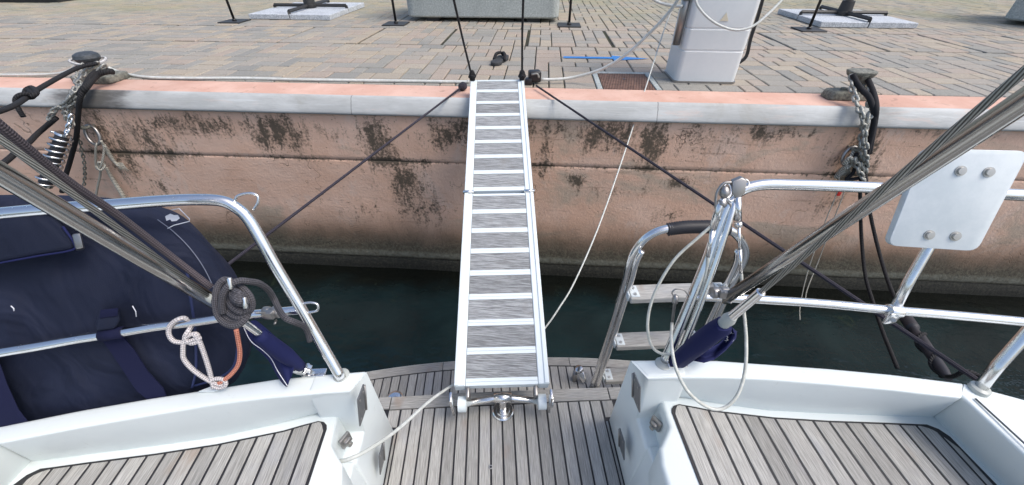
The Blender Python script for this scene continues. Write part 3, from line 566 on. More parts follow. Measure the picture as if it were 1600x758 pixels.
# right bollard
BR = Vector((PY(1340, 148, 2.66).x, 2.66, QZ)); br = thing('mooring_bollard', BR, 'grey T shaped bollard on the quay edge with chain and black strap round its neck', 'bollard')
m = M(); r0 = Matrix.Rotation(math.radians(-4), 3, 'Z'); pp = roundrect(BR.x-.20, BR.x+.07, 2.60, 2.72, .03); m.prism([(a, b, QZ) for a, b in pp], [(BR.x+(a-BR.x)*.94, 2.66+(b-2.66)*.8, QZ+.05) for a, b in pp]); build('base_plate', m, 'bollard_iron', br, bev=.01)
m = M(); m.lathe(BR+Vector((-.10, -.0, .05)), (0, 0, 1), [(0, .018), (.012, .018)], 6); build('bolt', m, 'bollard_iron', br)
top = PY(1345, 115, 2.66); m = M(); ax_ = top-(BR+Vector((0, 0, .045))); m.lathe(BR+Vector((0, 0, .045)), ax_, [(0, .055), (.04, .042), (ax_.length*.7, .040), (ax_.length, .062)], 16); build('stem', m, 'bollard_iron', br)
m = M(); hd = [(-.085, -.05), (-.05, -.062), (.06, -.06), (.085, -.02), (.075, .055), (-.02, .062), (-.08, .03)]
m.prism([top+Vector((a*.82, b*.8, -.016)) for a, b in hd], [top+Vector((a, b, .02)) for a, b in hd]); build('head', m, 'bollard_iron', br, bev=.010, seg=3)
chain('mooring_chain', [[PY(1330, 122, 2.60), PY(1330, 134, 2.56), PY(1338, 155, 2.47), PY(1346, 180, 2.38), PY(1348, 205, 2.38), PY(1344, 232, 2.37), PY(1346, 256, 2.37), PY(1350, 280, 2.36)], [PY(1352, 136, 2.60), PY(1357, 150, 2.52), PY(1360, 175, 2.41), PY(1352, 200, 2.38), PY(1352, 240, 2.35), PY(1353, 268, 2.37)],
                        [PY(1338, 250, 2.36), PY(1342, 270, 2.36), PY(1352, 282, 2.35)]], .056, .040, .0085, 'galvanised', 'galvanised chain hanging from the T shaped bollard on the right', .7)
m = M(); m.tube([PY(1332, 116, 2.59), PY(1338, 128, 2.56), PY(1348, 142, 2.52), PY(1358, 152, 2.45), PY(1366, 178, 2.395), PY(1364, 200, 2.385), PY(1358, 225, 2.38), PY(1350, 262, 2.375), PY(1352, 285, 2.37)], .016, 8, sm=5)
m.tube([PY(1356, 124, 2.62), PY(1365, 146, 2.51), PY(1369, 168, 2.40), PY(1366, 195, 2.39), PY(1358, 240, 2.39)], .015, 8, sm=5); m.tube([PY(1338, 240, 2.37), PY(1334, 268, 2.38), PY(1322, 281, 2.38), PY(1345, 278, 2.36)], .011, 8, sm=5)
tag(build('mooring_strap', m, 'strap_black'), 'thick black strap looped over the T shaped bollard and hanging with its chain', 'strap')
m = M(); m.tube([PY(1345, 280, 2.37), PY(1344, 310, 2.36), PY(1346, 370, 2.30), PY(1352, 430, 2.1), PY(1362, 466, 1.95), PY(1378, 515, 1.7), PY(1402, 575, 1.4)], .0105, 9, sm=6); tag(build('mooring_rope', m, 'rope_black'), 'left one of the two black ropes dropping from the right bollard behind the rail', 'rope')
m = M(); m.tube([PY(1353, 284, 2.37), PY(1358, 325, 2.34), PY(1370, 380, 2.20), PY(1385, 432, 1.95), PY(1400, 470, 1.75), PY(1412, 495, 1.62)], .0105, 9, sm=6); tag(build('mooring_rope', m, 'rope_black'), 'right one of the two black ropes from the right bollard, leading to the rubber snubber', 'rope')
t = thing('rubber_snubber', PB(1440, 545, 1.15), 'dark grey rubber mooring snubber wrapped with black rope beyond the right coaming', 'mooring snubber')
q0, q1 = PY(1412, 492, 1.62), PY(1482, 592, 1.15); ax_ = (q1-q0); L = ax_.length; m = M(); m.lathe(q0, ax_, [(0, .024), (.02, .029), (L*.24, .029), (L*.26, .018), (L*.34, .018), (L*.4, .026), (L*.9, .022), (L, .014)], 16); build('rubber_body', m, 'dark_rubber', t)
m = M(); a = ax_.normalized().orthogonal().normalized(); b_ = ax_.normalized().cross(a); m.tube([q0+ax_*(.22+.7*i/40)+(a*math.cos(i*.36)+b_*math.sin(i*.36))*.027 for i in range(41)], .009, 7); m.tube([PY(1470, 588, 1.2), PY(1490, 588, 1.12), PY(1508, 580, 1.1), PY(1530, 588, 1.08), PY(1536, 602, 1.03)], .009, 7, sm=5); build('rope_wrap', m, 'rope_black', t)
m = M(); m.tube([PY(1312, 270, 2.40), PY(1308, 300, 2.38), PY(1290, 345, 2.36), PY(1270, 400, 2.33), PY(1258, 440, 2.25), PY(1250, 480, 2.1), PY(1250, 500, 2.02)], .0035, 6, sm=5); m.tube([PY(1324, 275, 2.40), PY(1319, 300, 2.38), PY(1300, 350, 2.36), PY(1278, 410, 2.33), PY(1262, 450, 2.2), PY(1258, 470, 2.12)], .0035, 6, sm=5)
tl = thing('thin_line', PY(1250, 500, 2.02), 'pair of thin pale lines hanging from the right ring into the water', 'line'); tlm = m; build('line', tlm, 'rope_weathered', tl)
m = M(); m.box(PY(1311, 303, 2.375), (.022, .008, .03)); build('red_tag', m, 'red_tag', tl, sm=False, bev=.003)
# hoses and power leads on the quay
m = M(); m.tube([PH(-30, 117, .79), PH(40, 117, .785), PH(90, 115, .78), PH(112, 108, .74), PY(122, 97, 2.72)], .0085, 8, sm=6); tag(build('water_hose', m, 'hose_white'), 'white hose lying on the quay from the left picture edge to the bollard', 'hose')
m = M(); m.tube([PH(170, 106, .76), PH(185, 112, .785), PH(225, 120.5, .79), PH(300, 122.5, .79), PH(380, 122.5, .79), PH(460, 124.5, .79), PH(560, 126, .79), PH(650, 127, .79), PH(722, 128, .79), PH(733, 127, .785)], .0105, 8, sm=6); tag(build('water_hose', m, 'hose_white'), 'long white hose lying along the quay edge between left bollard and gangway', 'hose')
m = M(); m.tube([PH(846, 124, .77), PH(870, 124, .77), PY(900, 120, 2.85), PY(940, 108, 2.80), PY(980, 84, 2.75), PY(1015, 52, 2.7), PY(1045, 20, 2.66), PY(1066, -10, 2.62)], .0095, 9, sm=6); tag(build('shore_power_cable', m, 'hose_white'), 'thick white cable rising in a curve from the black plug to the upper right', 'cable')
t = thing('cable_plug', PH(836, 131, .8), 'black plastic cable plug at the right corner of the gangway end', 'plug')
q = PH(835, 126, .78); m = M(); m.box(q+Vector((0, 0, .03)), (.085, .07, .075), Matrix.Rotation(.2, 3, 'Z')); build('housing', m, 'black_plastic', t, bev=.014, seg=3); m = M(); m.box(q+Vector((-.04, -.03, .0)), (.05, .05, .05)); build('base', m, 'black_plastic', t, bev=.01)
m = M(); m.tube([q+Vector((-.02, -.04, .05)), q+Vector((.02, -.045, .055)), q+Vector((.03, -.045, .03))], .006, 6, sm=4); build('handle', m, 'galvanised', t)

# ================================================================== gangway
gx0, gx1 = PB(0, 0, 1), 0
nl, nr = PH(708, 603, 1.235), PH(860, 600, 1.235); fl, fr = PH(736, 124, .706), PH(818, 124, .706)
nc = (nl+nr)/2; fc = (fl+fr)/2; GY = (fc-nc); GL = GY.length; gy = GY.normalized(); gxv = gy.cross(Vector((0, 0, 1))).normalized(); gz = gxv.cross(gy).normalized(); GW = ((nr-nl).length+(fr-fl).length)/4
gang = thing('gangway', Vector((nc.x, nc.y, hz(1.4))), 'folding white framed gangway with grey slatted treads from boat to quay', 'gangway')
GR = Matrix((gxv, gy, gz)).transposed()
def gp(x, y, z): return nc+gxv*x+gy*y+gz*z
pan = (GL-.05)/16.35; ht = .040; hinge_y = pan*8+.02
def gbox(name, x0, x1, y0, y1, z0, z1, mt, bev=.002, parent=gang): m = M(); m.box(gp((x0+x1)/2, (y0+y1)/2, (z0+z1)/2), (x1-x0, y1-y0, z1-z0), GR); return build(name, m, mt, parent, sm=False, bev=bev, seg=2)
for s in (-1, 1):
    for y0, y1 in ((0, hinge_y-.006), (hinge_y+.006, GL)):
        a, b = sorted((s*GW, s*(GW-.040))); m = M(); prf = [(a, -.055), (b, -.055), (b, -.006), ((a+b)/2+.006*s*-1, -.006), ((a+b)/2-.004*s*-1 if 0 else (a+b)/2, .004), (a if s < 0 else b, .004)] if 0 else None
        gbox('side_rail', a, b, y0, y1, -.055, 0, 'white_alloy', .004)
        a, b = sorted((s*GW, s*(GW-.018))); gbox('rail_lip', a+.001, b-.001, y0+.002, y1-.002, .0005, .005, 'white_alloy', .002)
xi = GW-.041; k = 0
def half(y0, n, pitch):
    for i in range(n):
        a = y0+i*pitch; gbox('tread_panel', -xi, xi, a+.0268, a+pitch-.0006, -.030, -.004, 'gangway_grid', .001)
        gbox('cross_bar', -xi, xi, a, a+.0127, -.034, -.001, 'white_alloy', .0012); gbox('cross_bar', -xi, xi, a+.0133, a+.0262, -.034, -.0014, 'white_alloy', .0012)
    a = y0+n*pitch; gbox('cross_bar', -xi, xi, a, a+.014, -.045, -.001, 'white_alloy', .003)
half(0.0, 8, (hinge_y-.022)/8); half(hinge_y+.010, 8, (GL-hinge_y-.026)/8)
for s in (-1, 1):
    m = M(); m.tube([gp(s*(GW-.02)-.026, hinge_y, .003), gp(s*(GW-.02)+.026, hinge_y, .003)], .009, 10); build('hinge', m, 'chrome', gang)
    m = M(); c = gp(s*(GW+.004), -.01, -.02); m.box(c+Vector((0, -.03, -.035)), (.010, .035, .13), BM.to_3x3() @ Matrix.Rotation(.15, 3, 'X')); build('side_bracket', m, 'chrome', gang, bev=.004)
    m = M(); c2_ = gp(s*(GW-.008), -.045, -.062); m.lathe(c2_-gxv*s*.004, -gxv*s, [(0, .027), (.028, .027), (.03, .018)], 18); build('bushing', m, 'white_alloy', gang)
    m = M(); m.lathe(c2_+gxv*s*.01, gxv*s, [(0, .022), (.01, .02)], 16); build('pivot_bolt', m, 'chrome', gang)
    m = M(); c3 = gp(s*(GW-.02), .0, -.03); m.box(c3-gxv*s*.028+Vector((0, -.01, -.02)), (.012, .04, .06), GR); build('inner_lug', m, 'steel_dull', gang, bev=.003)
e0 = gp(-GW+.03, -.045, -.062); e1 = gp(GW-.03, -.045, -.062); fb = PH(786, 643, 1.4); mid = fb+Vector((0, .004, .088))
m = M(); m.tube([e0, mid-gxv*.02, mid+gxv*.02, e1], .0115, 14); build('cross_tube', m, 'chrome', gang)
m = M(); m.tube([mid-gxv*.032, mid+gxv*.032], .0175, 16); build('tee_sleeve', m, 'chrome', gang)
m = M(); m.tube([mid, mid+Vector((0, 0, -.03)), fb+Vector((0, 0, .03)), fb+Vector((0, 0, .004))], [.013, .014, .014, .018], 16); build('socket_stem', m, 'chrome', gang)
m = M(); m.lathe(fb+Vector((0, 0, .0025)), (0, 0, 1), [(0, .040), (.004, .040), (.008, .036), (.008, .026), (.014, .024), (.014, .018)], 28); build('socket_flange', m, 'chrome', gang)
# ropes of the gangway
for s, u0, v0, u1, v1, lb in ((-1, 736, 119, 706, -14, 'left black support rope rising from the far end of the gangway'), (1, 814, 118, 818, -14, 'right black support rope rising from the far end of the gangway')):
    a = gp(s*(GW-.012), GL-.01, .012); m = M(); m.tube([a, PD(u0*.5+u1*.5, v0*.5+v1*.5, 2.4), PD(u1, v1, 1.95)], .0065, 8); m.lathe(a+Vector((0, 0, -.01)), (0, 0, 1), [(0, .016), (.03, .020), (.05, .016), (.06, .008)], 10); m.tube([a+Vector((-.018, 0, .01)), a+Vector((0, -.02, .02)), a+Vector((.018, 0, .012)), a+Vector((0, .02, .03))], .008, 7, closed=True, sm=4)
    tag(build('support_rope', m, 'rope_black'), lb, 'rope')
a = PH(727, 132, .772); e_ = PD(345, 422, 1.45); m = M(); m.tube([a, a.lerp(e_, .5), e_, a.lerp(e_, 1.35)], .0062, 8); m.lathe(a, e_-a, [(0, .012), (.02, .026), (.05, .026), (.07, .01)], 12); tag(build('guy_line', m, 'rope_guy'), 'dark guy line from the left of the gangway end down to the navy cover', 'rope')
a = PH(838, 134, .775); e_ = PR(1532, 597, .03); m = M(); m.tube([a, a.lerp(e_, .5), e_], .0062, 8); tag(build('guy_line', m, 'rope_guy'), 'dark guy line from the right of the gangway end to the starboard coaming', 'rope')
m = M(); m.tube([PD(1062, -10, 2.9), PD(1040, 40, 2.85), PD(1008, 140, 2.6), PD(972, 250, 2.35), PD(935, 355, 2.12), PD(898, 440, 1.96), PD(873, 482, 1.86), PD(852, 512, 1.80), PD(815, 555, 1.72), PD(765, 585, 1.66), gp(-GW+.02, .05, -.10), PH(690, 613, 1.26), PH(665, 632, 1.20), PH(625, 668, 1.12), PH(585, 697, 1.05), PH(547, 717, 1.02), PH(520, 722, 1.06)], [.0042]*11+[.0052]*6, 8, sm=7)
tag(build('white_rope', m, 'hose_white'), 'thin pale rope drooping from the upper right, under the gangway, to the left seat', 'rope')

# ================================================================== the boat
boat = thing('sailboat', (0, 0, 0), 'stern of a white sailboat with teak cockpit floor, seats and swim platform', 'sailboat', rz=BA)
def bbox(name, x0, x1, y0, y1, h0, h1, mt, bev=.003, parent=boat): m = M(); m.box(bw((x0+x1)/2, (y0+y1)/2, (h0+h1)/2), (x1-x0, y1-y0, abs(h1-h0)), BM.to_3x3()); return build(name, m, mt, parent, sm=False, bev=bev, seg=2)
PW = .0423
YF = -1.2
# cockpit floor
bbox('cockpit_floor', -.47, .47, YF, .852, 1.44, 1.4045, 'caulk', 0)
TK = 0.0045
def plank(x0, x1, ya, yb, h, gap=.0062, n=1, fa=None, fb=None, name='plank'):
    xa, xb = x0+gap/2, x1-gap/2; top = []; k = 5
    fore = [(xa, ya if fa is None else fa(xa)), (xb, ya if fa is None else fa(xb))]; aft = [(xb+(xa-xb)*i/k) for i in range(k+1)] if fb else [xb, xa]
    poly = fore+[(x, fb(x) if fb else yb) for x in aft]
    m = M(); m.prism([bw(x, y, h+.006) for x, y in poly], [bw(x, y, h) for x, y in poly]); cx = (xa+xb)/2
    # local origin on the plank so that its grain follows its own axes
    o = build(name, m, 'teak', boat, sm=False, bev=.0008, seg=1); c = Vector((cx, (ya+yb)/2, EYE-h)); o.data.transform(Matrix.Translation(-c)); o.location = c
    return o
nf = 18; w0 = .378*2/nf
for i in range(nf): plank(-.378+i*w0, -.378+(i+1)*w0, YF, .800, 1.40)
plank(-.388, -.380, YF, .72, 1.4015, .001); plank(.380, .388, YF, .72, 1.4015, .001)
for s in (-1, 1): plank(*sorted((s*.380, s*.425)), .735, .800, 1.4012)
def cross_plank(xa, xb, fy0, fy1, h):
    k = 8; p = [(xa+(xb-xa)*i/k) for i in range(k+1)]; poly = [(x, fy0(x)) for x in p]+[(x, fy1(x)) for x in reversed(p)]
    m = M(); m.prism([bw(x, y, h+.012) for x, y in poly], [bw(x, y, h) for x, y in poly]); o = build('plank', m, 'teak', boat, sm=False, bev=.001, seg=1)
    c = bw((xa+xb)/2, fy0(xa), h); cl_ = BI @ c; R = Matrix.Rotation(math.pi/2, 4, 'Z'); o.data.transform(R.inverted() @ Matrix.Translation(-cl_)); o.location = cl_; o.rotation_euler = (0, 0, math.pi/2)
cross_plank(-.47, -.425, lambda x: .806-.0*x, lambda x: .855, 1.3985); cross_plank(-.421, .415, lambda x: .806-.02*x*x, lambda x: .857-.02*x*x, 1.3985); cross_plank(.419, .47, lambda x: .804, lambda x: .853, 1.3985)
# swim platform, lower
def aft(x): return 1.272-.055*abs(x)**2.2/.5
xs = [-.80+1.6*i/24 for i in range(25)]
poly = [(-.80, .86)]+[(x, aft(x)) for x in xs]+[(.80, .86)]
m = M(); m.prism([bw(x, y, 1.84) for x, y in poly], [bw(x, y, 1.7605) for x, y in poly]); build('swim_platform', m, 'gelcoat', boat, sm=False, bev=.006)
poly2 = [(-.785, .862)]+[(x*.98, aft(x)-.006) for x in xs]+[(.785, .862)]
m = M(); m.prism([bw(x, y, 1.7600) for x, y in poly2], [bw(x, y, 1.7572) for x, y in poly2]); build('caulking', m, 'caulk', boat, sm=False)
npf = 36; wp = 1.52/npf
for i in range(npf): xa = -.76+i*wp; plank(xa, xa+wp, .866, 0, 1.755, fb=lambda x: aft(x)-.062)
for xa, xb in ((-.76, -.30), (-.297, .36), (.363, .76)): cross_plank(xa, xb, lambda x: aft(x)-.056, lambda x: aft(x)-.008, 1.7545)
bbox('transom_step', -.47, .47, .836, .854, 1.76, 1.412, 'gelcoat', 0)
# gate post / coaming / seat mouldings, both sides mirrored
JN = [(.436, .579), (.50, .571), (.60, .546), (.712, .522), (.85, .507), (1.0, .494), (1.141, .482)]      # seat / coaming junction at h 1.0
TI = [(.358, .537), (.42, .536), (.55, .530), (.65, .521), (.80, .499), (.93, .478), (1.075, .450)]         # top inner edge at h .85
TO = [(.330, .592), (.42, .588), (.55, .580), (.674, .563), (.82, .543), (.96, .520), (1.12, .487)]         # top outer edge
def seat_edge(x):                                                                                       # aft edge of the teak panel
    x = abs(x); p = [(.45, .548), (.475, .556), (.56, .532), (.712, .505), (.85, .489), (1.0, .476), (1.08, .468), (1.105, .458), (1.13, .425)]
    for (a, ya), (b, yb) in zip(p, p[1:]):
        if x <= b: return ya+(yb-ya)*(x-a)/(b-a)
    return p[-1][1]
for s in (-1, 1):
    side = 'left' if s < 0 else 'right'
    X = lambda x, y, h: bw(s*x, y, h)
    # coaming
    m = M(); n = len(JN); rows = []
    ring_ = lambda i: [X(JN[i][0]+.0, JN[i][1]+.02, 1.06), X(JN[i][0], JN[i][1], 1.0), X(*TI[i], .85), X(*TO[i], .85), X(TO[i][0], TO[i][1]+.02, .90), X(TO[i][0]+.01, TO[i][1]+.05, 1.25), X(TO[i][0]+.01, TO[i][1]+.05, 2.3)]
    ext = lambda x, f: None
    cols = [ring_(i) for i in range(n)]; cols[0] = cols[0][:4]+[X(.36, .60, .93), X(.42, .66, 1.25), X(.42, .70, 2.3)]
    # gate post end: splayed foot down to the floor
    foot = [X(.395, .60, 1.395), X(.393, .60, 1.12), X(.357, .5369, .851), X(.3301, .592, .851), X(.336, .612, .92), X(.388, .725, 1.395), X(.392, .73, 1.76)]
    allc = cols
    for c_ in allc: m.v += c_
    k = 7
    for i in range(n-1): m.f += [(i*k+j, i*k+j+1, (i+1)*k+j+1, (i+1)*k+j) for j in range(k-1)]
    m.f.append(tuple((n-1)*k+j for j in range(k)))
    o = build('coaming', m, 'gelcoat', boat, bev=.007, seg=3, angle=50)
    # gate pillar: face towards the walkway
    m = M(); A = [(.394, .730, 1.415), (.331, .593, .8485), (.356, .540, .8485), (.395, .576, 1.115), (.397, .490, 1.125), (.392, .490, 1.415)]
    Bq = [(.50, .730, 1.415), (.46, .588, .8485), (.46, .537, .8485), (.50, .576, 1.115), (.50, .490, 1.125), (.50, .490, 1.415)]
    m.v = [X(*q) for q in A+Bq]; m.f = [(0, 1, 2, 3), (0, 3, 4, 5), (9, 8, 7, 6), (11, 10, 9, 6)]+[(i, (i+1) % 6, 6+(i+1) % 6, 6+i) for i in range(6)]
    build('gate_pillar', m, 'gelcoat', boat, bev=.010, seg=3, angle=50)
    m = M(); A = [(.391, YF), (.391, .50), (.50, .50), (.50, YF)]; m.prism([X(x, y, 1.45) for x, y in A], [X(x+(.012 if x < .4 else 0), y, 1.12) for x, y in A]); build('cockpit_side', m, 'gelcoat', boat, bev=.008, seg=3)
    # seat top
    so_ = [(.378, YF), (.376, .30), (.378, .40), (.388, .44), (.412, .468), (.432, .492), (.436, .577), (.50, .575), (.60, .552), (.712, .530), (.85, .516), (1.0, .504), (1.155, .490), (1.16, .30), (1.19, YF)]
    m = M(); m.prism([X(x+(.004 if x < .45 else 0), y, 1.16) for x, y in so_], [X(x, y, 1.0) for x, y in so_]); build('seat', m, 'gelcoat', boat, bev=.012, seg=4, angle=60)
    # teak on the seat
    xe = [.4515, .458, .475, .56, .712, .85, 1.0, 1.08, 1.12, 1.146]
    ye = [.520, .542, .553]; pol = [(.4515, YF), (.4515, .528), (.455, .538), (.464, .546), (.48, .5495)]+[(x, seat_edge(x)-.0035) for x in (.52, .56, .62, .712, .85, 1.0, 1.08)]+[(1.100, .463), (1.120, .450), (1.131, .430), (1.137, .30), (1.152, YF)]
    m = M(); m.prism([X(x, y, 1.0005) for x, y in pol], [X(x, y, .9975) for x, y in pol]); build('caulking', m, 'caulk', boat, sm=False)
    def fe(x):
        x = abs(x); y = seat_edge(x)-.0085
        if x < .478: y -= .030*((.478-x)/.024)**2
        if x > 1.09: y -= 0.02*((x-1.09)/.035)**2
        return y
    x = .4555; i = 0
    while x < 1.115:
        w = PW*(1.28 if i % 5 == 1 and s > 0 else .97); xb = min(x+w, 1.129)
        if s > 0: plank(x, xb, YF, 0, .996, fb=fe)
        else: plank(-xb, -x, YF, 0, .996, fb=fe)
        x = xb; i += 1
    # outer cockpit side and side deck
    if s > 0 or True:
        m = M(); R_ = [[(1.142, .486, 1.005), (1.155, .30, 1.005), (1.19, YF, 1.005)], [(1.083, .458, .853), (1.110, .32, .87), (1.15, YF, .88)], [(1.122, .490, .853), (1.42, .36, .86), (1.9, YF, .86)], [(1.14, .53, 1.2), (1.5, .38, 1.2), (2.0, YF, 1.2)], [(1.14, .53, 2.3), (1.45, .38, 2.3), (1.9, YF, 2.3)]]
        for r_ in R_: m.v += [X(*q) for q in r_]
        for j in range(4): m.f += [(j*3+i, j*3+i+1, (j+1)*3+i+1, (j+1)*3+i) for i in range(2)]
        build('side_deck', m, 'gelcoat', boat, bev=.010, seg=3, angle=50)
        m = M(); m.tube([X(1.106, .449, .851), X(1.125, .32, .862), X(1.165, YF, .872)], .0022, 6); build('deck_seam', m, 'gelcoat_line', boat)
    # hinge plates on the pillar face
    for (u, v), hh in (((565, 633), 1.02), ((596, 716), 1.22)) if s < 0 else (((995, 613), 1.02), ((972, 694), 1.22)):
        # the pillar face: x from .331/.356 (h .85) to .392 (h 1.4)
        def xf(h, y): return .331+(h-.85)/.55*.061+max(0, (.60-y))*.0
        r = BI @ ray(u, v); tt = .9
        for it in range(40): h = -r.z*tt; tt += (s*(xf(h, 0)-.004)-r.x*tt)/r.x*.6
        c = Vector((r.x*tt, r.y*tt, EYE+r.z*tt)); rot = Matrix.Rotation(-s*.11, 3, 'Y') @ Matrix.Rotation(s*0.0, 3, 'Z') @ Matrix.Rotation(-.24, 3, 'X'); m = M()
        m.box((0, 0, 0), (.004, .050, .084)); m.v = [BM @ (c+rot @ q) for q in m.v]; hg = build('hinge_plate', m, 'hinge_grey', boat, sm=False, bev=.004)
        m = M()
        for a, b in ((-.014, .028), (.012, -.028), (-.014, -.028), (.012, .028)): m.lathe(BM @ (c+rot @ Vector((-s*.002, a, b))), BM.to_3x3() @ Vector((-s, 0, 0)), [(0, .0035), (.001, .003)], 8)
        m.tube([BM @ (c+rot @ Vector((-s*.003, .023, -.038))), BM @ (c+rot @ Vector((-s*.003, .023, .038)))], .003, 6)
        build('screw', m, 'steel_dull', hg)
    # latch in the notch
    q = PH(540, 688, 1.06) if s < 0 else PH(1025, 662, 1.06); m = M(); rr_ = BM.to_3x3() @ Matrix.Rotation(s*.5, 3, 'Z'); m.box(q, (.010, .034, .042), rr_); m.box(q+rr_ @ Vector((-s*.006, 0, .004)), (.016, .02, .012), rr_); lt = build('latch', m, 'steel_dull', boat, bev=.004)
    m = M(); m.lathe(q+rr_ @ Vector((-s*.006, 0, -.01)), rr_ @ Vector((-s, 0, 0)), [(0, .008), (.01, .007)], 10); build('latch_pin', m, 'bolt', lt)
# deck fittings
m = M(); c = PH(767, 730, 1.3985); m.lathe(c, (0, 0, 1), [(0, .0065), (.002, .0065), (.0022, .0045)], 14); df = build('deck_drain', m, 'bolt', boat)
m = M(); m.lathe(c+Vector((0, 0, .0023)), (0, 0, 1), [(0, .004), (.0003, .004)], 12); build('hole', m, 'caulk', df)
c = PH(617, 622, 1.752); m = M(); m.lathe(c, (0, 0, 1), [(0, .038), (.004, .038), (.010, .032), (.012, .016)], 22); build('deck_socket', m, 'chrome', boat)
c = PH(617, 624, 1.739); m = M(); m.lathe(c, (0, 0, 1), [(0, .014), (.001, .014)], 16); build('hole', m, 'caulk', boat)
m = M(); m.tube([PB(905, 578, 1.12), PB(920, 613, 1.10)], .017, 12); q = PB(905, 578, 1.12); m.lathe(q, (q-PB(920, 613, 1.10)), [(-.002, .021), (.012, .021), (.014, .015)], 12); build('ladder_stop', m, 'chrome', boat)
m = M(); q = PB(905, 584, 1.12); m.box(q+Vector((-.02, 0, -.03)), (.02, .03, .07)); m.tube([q+Vector((.0, 0, .01)), q+Vector((.035, 0, .012))], .004, 6); build('stop_bracket', m, 'steel_dull', boat, bev=.004)

# ---- rails
def rail(name, pts, r, sm=6, mt='chrome', parent=boat, n=16): m = M(); m.tube(pts, r, n, sm=sm); return build(name, m, mt, parent)
RT = .0122
rail('stern_rail', [PH(534, 592, .85), PR(500, 533), PR(468, 478), PR(433, 420), PR(405, 370), PR(388, 342), PR(370, 325), PR(345, 314), PR(300, 312), PR(240, 315), PR(165, 321), PR(90, 326), PR(0, 334), PR(-90, 345)], RT)
rail('lower_rail', [PR(474, 484), PR(420, 489), PR(360, 495), PR(300, 504), PR(240, 511), PR(180, 521), PR(120, 530), PR(60, 541), PR(0, 551), PR(-80, 566)], .0105)
rail('stern_rail', [PR(1038, 566), PR(1060, 515), PR(1085, 455), PR(1108, 398), PR(1124, 350), PR(1138, 318), PR(1158, 298), PR(1190, 289), PR(1240, 289), PR(1310, 291), PR(1380, 294), PR(1440, 297), PR(1500, 300), PR(1580, 304), PR(1680, 310)], RT)
rail('lower_rail', [PR(1078, 463), PR(1140, 466), PR(1200, 469), PR(1290, 475), PR(1395, 485), PR(1480, 492), PR(1600, 503), PR(1700, 514)], .0105)
rail('rail_post', [PR(1393, 492), PR(1420, 440), PR(1450, 388), PR(1490, 318), PR(1500, 300)], .0105, sm=0)
rail('rail_post', [PR(1527, 612), PR(1560, 570), PR(1600, 526), PR(1650, 470), PR(1720, 400)], .0125, sm=0)
for u, v, mt in ((534, 588, 'transparent_pvc'), (1035, 570, 'transparent_pvc'), (1530, 608, 'transparent_pvc')):
    c = PH(u, v, .853) if u != 1530 else PR(u, v); m = M(); m.lathe(c, (0, 0, 1), [(-.004, .020), (.006, .019), (.009, .014)], 18); build('rail_foot', m, mt, boat)
def wloop(pts, r=.0035, mt='chrome', name='wire_loop'): return rail(name, pts, r, 6, mt, n=8)
wloop([PR(366, 316), PR(372, 306), PR(390, 302), PR(402, 306), PR(403, 316), PR(396, 328)], .0028); wloop([PR(470, 475), PR(485, 473), PR(496, 476), PR(496, 485), PR(484, 488), PR(472, 488)], .003)
# clamp on lower starboard rail
m = M(); c = PR(1397, 486, -.006); e = (PR(1420, 440)-PR(1393, 492)).normalized(); m.lathe(c-(PR(1480, 492)-c).normalized()*.014, PR(1480, 492)-c, [(0, .0155), (.028, .0155)], 16); q = PR(1394, 497, -.012); m.box(q, (.028, .008, .034), BM.to_3x3()); cp = build('rail_clamp', m, 'chrome', boat, bev=.002); m = M(); m.lathe(PR(1396, 500, -.018), ray(1396, 500)*-1, [(0, .006), (.004, .005)], 10); build('screw', m, 'bolt', cp)
for u, v in ((1124, 457), (425, 488)):
    m = M(); c = PR(u, v, -.004); m.lathe(c-BM.to_3x3() @ Vector((.018, 0, 0)), BM.to_3x3() @ Vector((1, 0, 0)), [(0, .014), (.012, .0145), (.013, .012), (.020, .012), (.021, .0145), (.036, .014)], 16)
    m.box(c+Vector((.004, -.014, .008)), (.022, .012, .02)); m.tube([c+Vector((0, -.016, .016)), c+Vector((-.008, -.03, .03))], .0028, 6); m.tube([c+Vector((.012, -.012, -.012)), c+Vector((.02, -.028, -.006))], .003, 6); build('rail_clamp', m, 'steel_dull', boat, bev=.002)

# ---- ladder
lad = build('bathing_ladder', M().tube([PB(924, 609, 1.075), PB(950, 530, 1.07), PB(976, 445, 1.065), PB(984, 412, 1.06), PB(994, 390, 1.06), PB(1012, 370, 1.06), PB(1040, 358, 1.06), PB(1085, 355, 1.06), PB(1130, 357, 1.06), PB(1152, 368, 1.06), PB(1164, 390, 1.06), PB(1160, 412, 1.06), PB(1140, 450, 1.065), PB(1118, 500, 1.07), PB(1090, 562, 1.075), PB(1078, 590, 1.08)], .0145, 16, sm=5), 'chrome', boat)
q = build('ladder_tube', M().tube([PB(931, 612, 1.045), PB(957, 532, 1.04), PB(984, 446, 1.035), PB(994, 410, 1.03), PB(1003, 392, 1.03)], .011, 14, sm=4), 'chrome', lad)
build('ladder_tube', M().tube([PB(1153, 392, 1.03), PB(1150, 412, 1.03), PB(1132, 450, 1.035), PB(1108, 500, 1.04), PB(1078, 566, 1.045)], .011, 14, sm=4), 'chrome', lad)
m = M(); g0, g1 = PB(1046, 357, 1.06), PB(1136, 358, 1.06); d = g1-g0; pr = []
for i in range(43): f_ = i/42; pr.append((d.length*f_, .021+.0022*math.cos(i*math.pi)))
gq, _ = smooth([PB(1042, 359, 1.06), PB(1065, 355.5, 1.06), PB(1090, 354.5, 1.06), PB(1115, 355, 1.06), PB(1138, 360, 1.06)], 0, 12); m.tube(gq, [.0205+.0032*(1 if i % 2 else -1) for i in range(len(gq))], 18); build('grip', m, 'dark_rubber', lad)
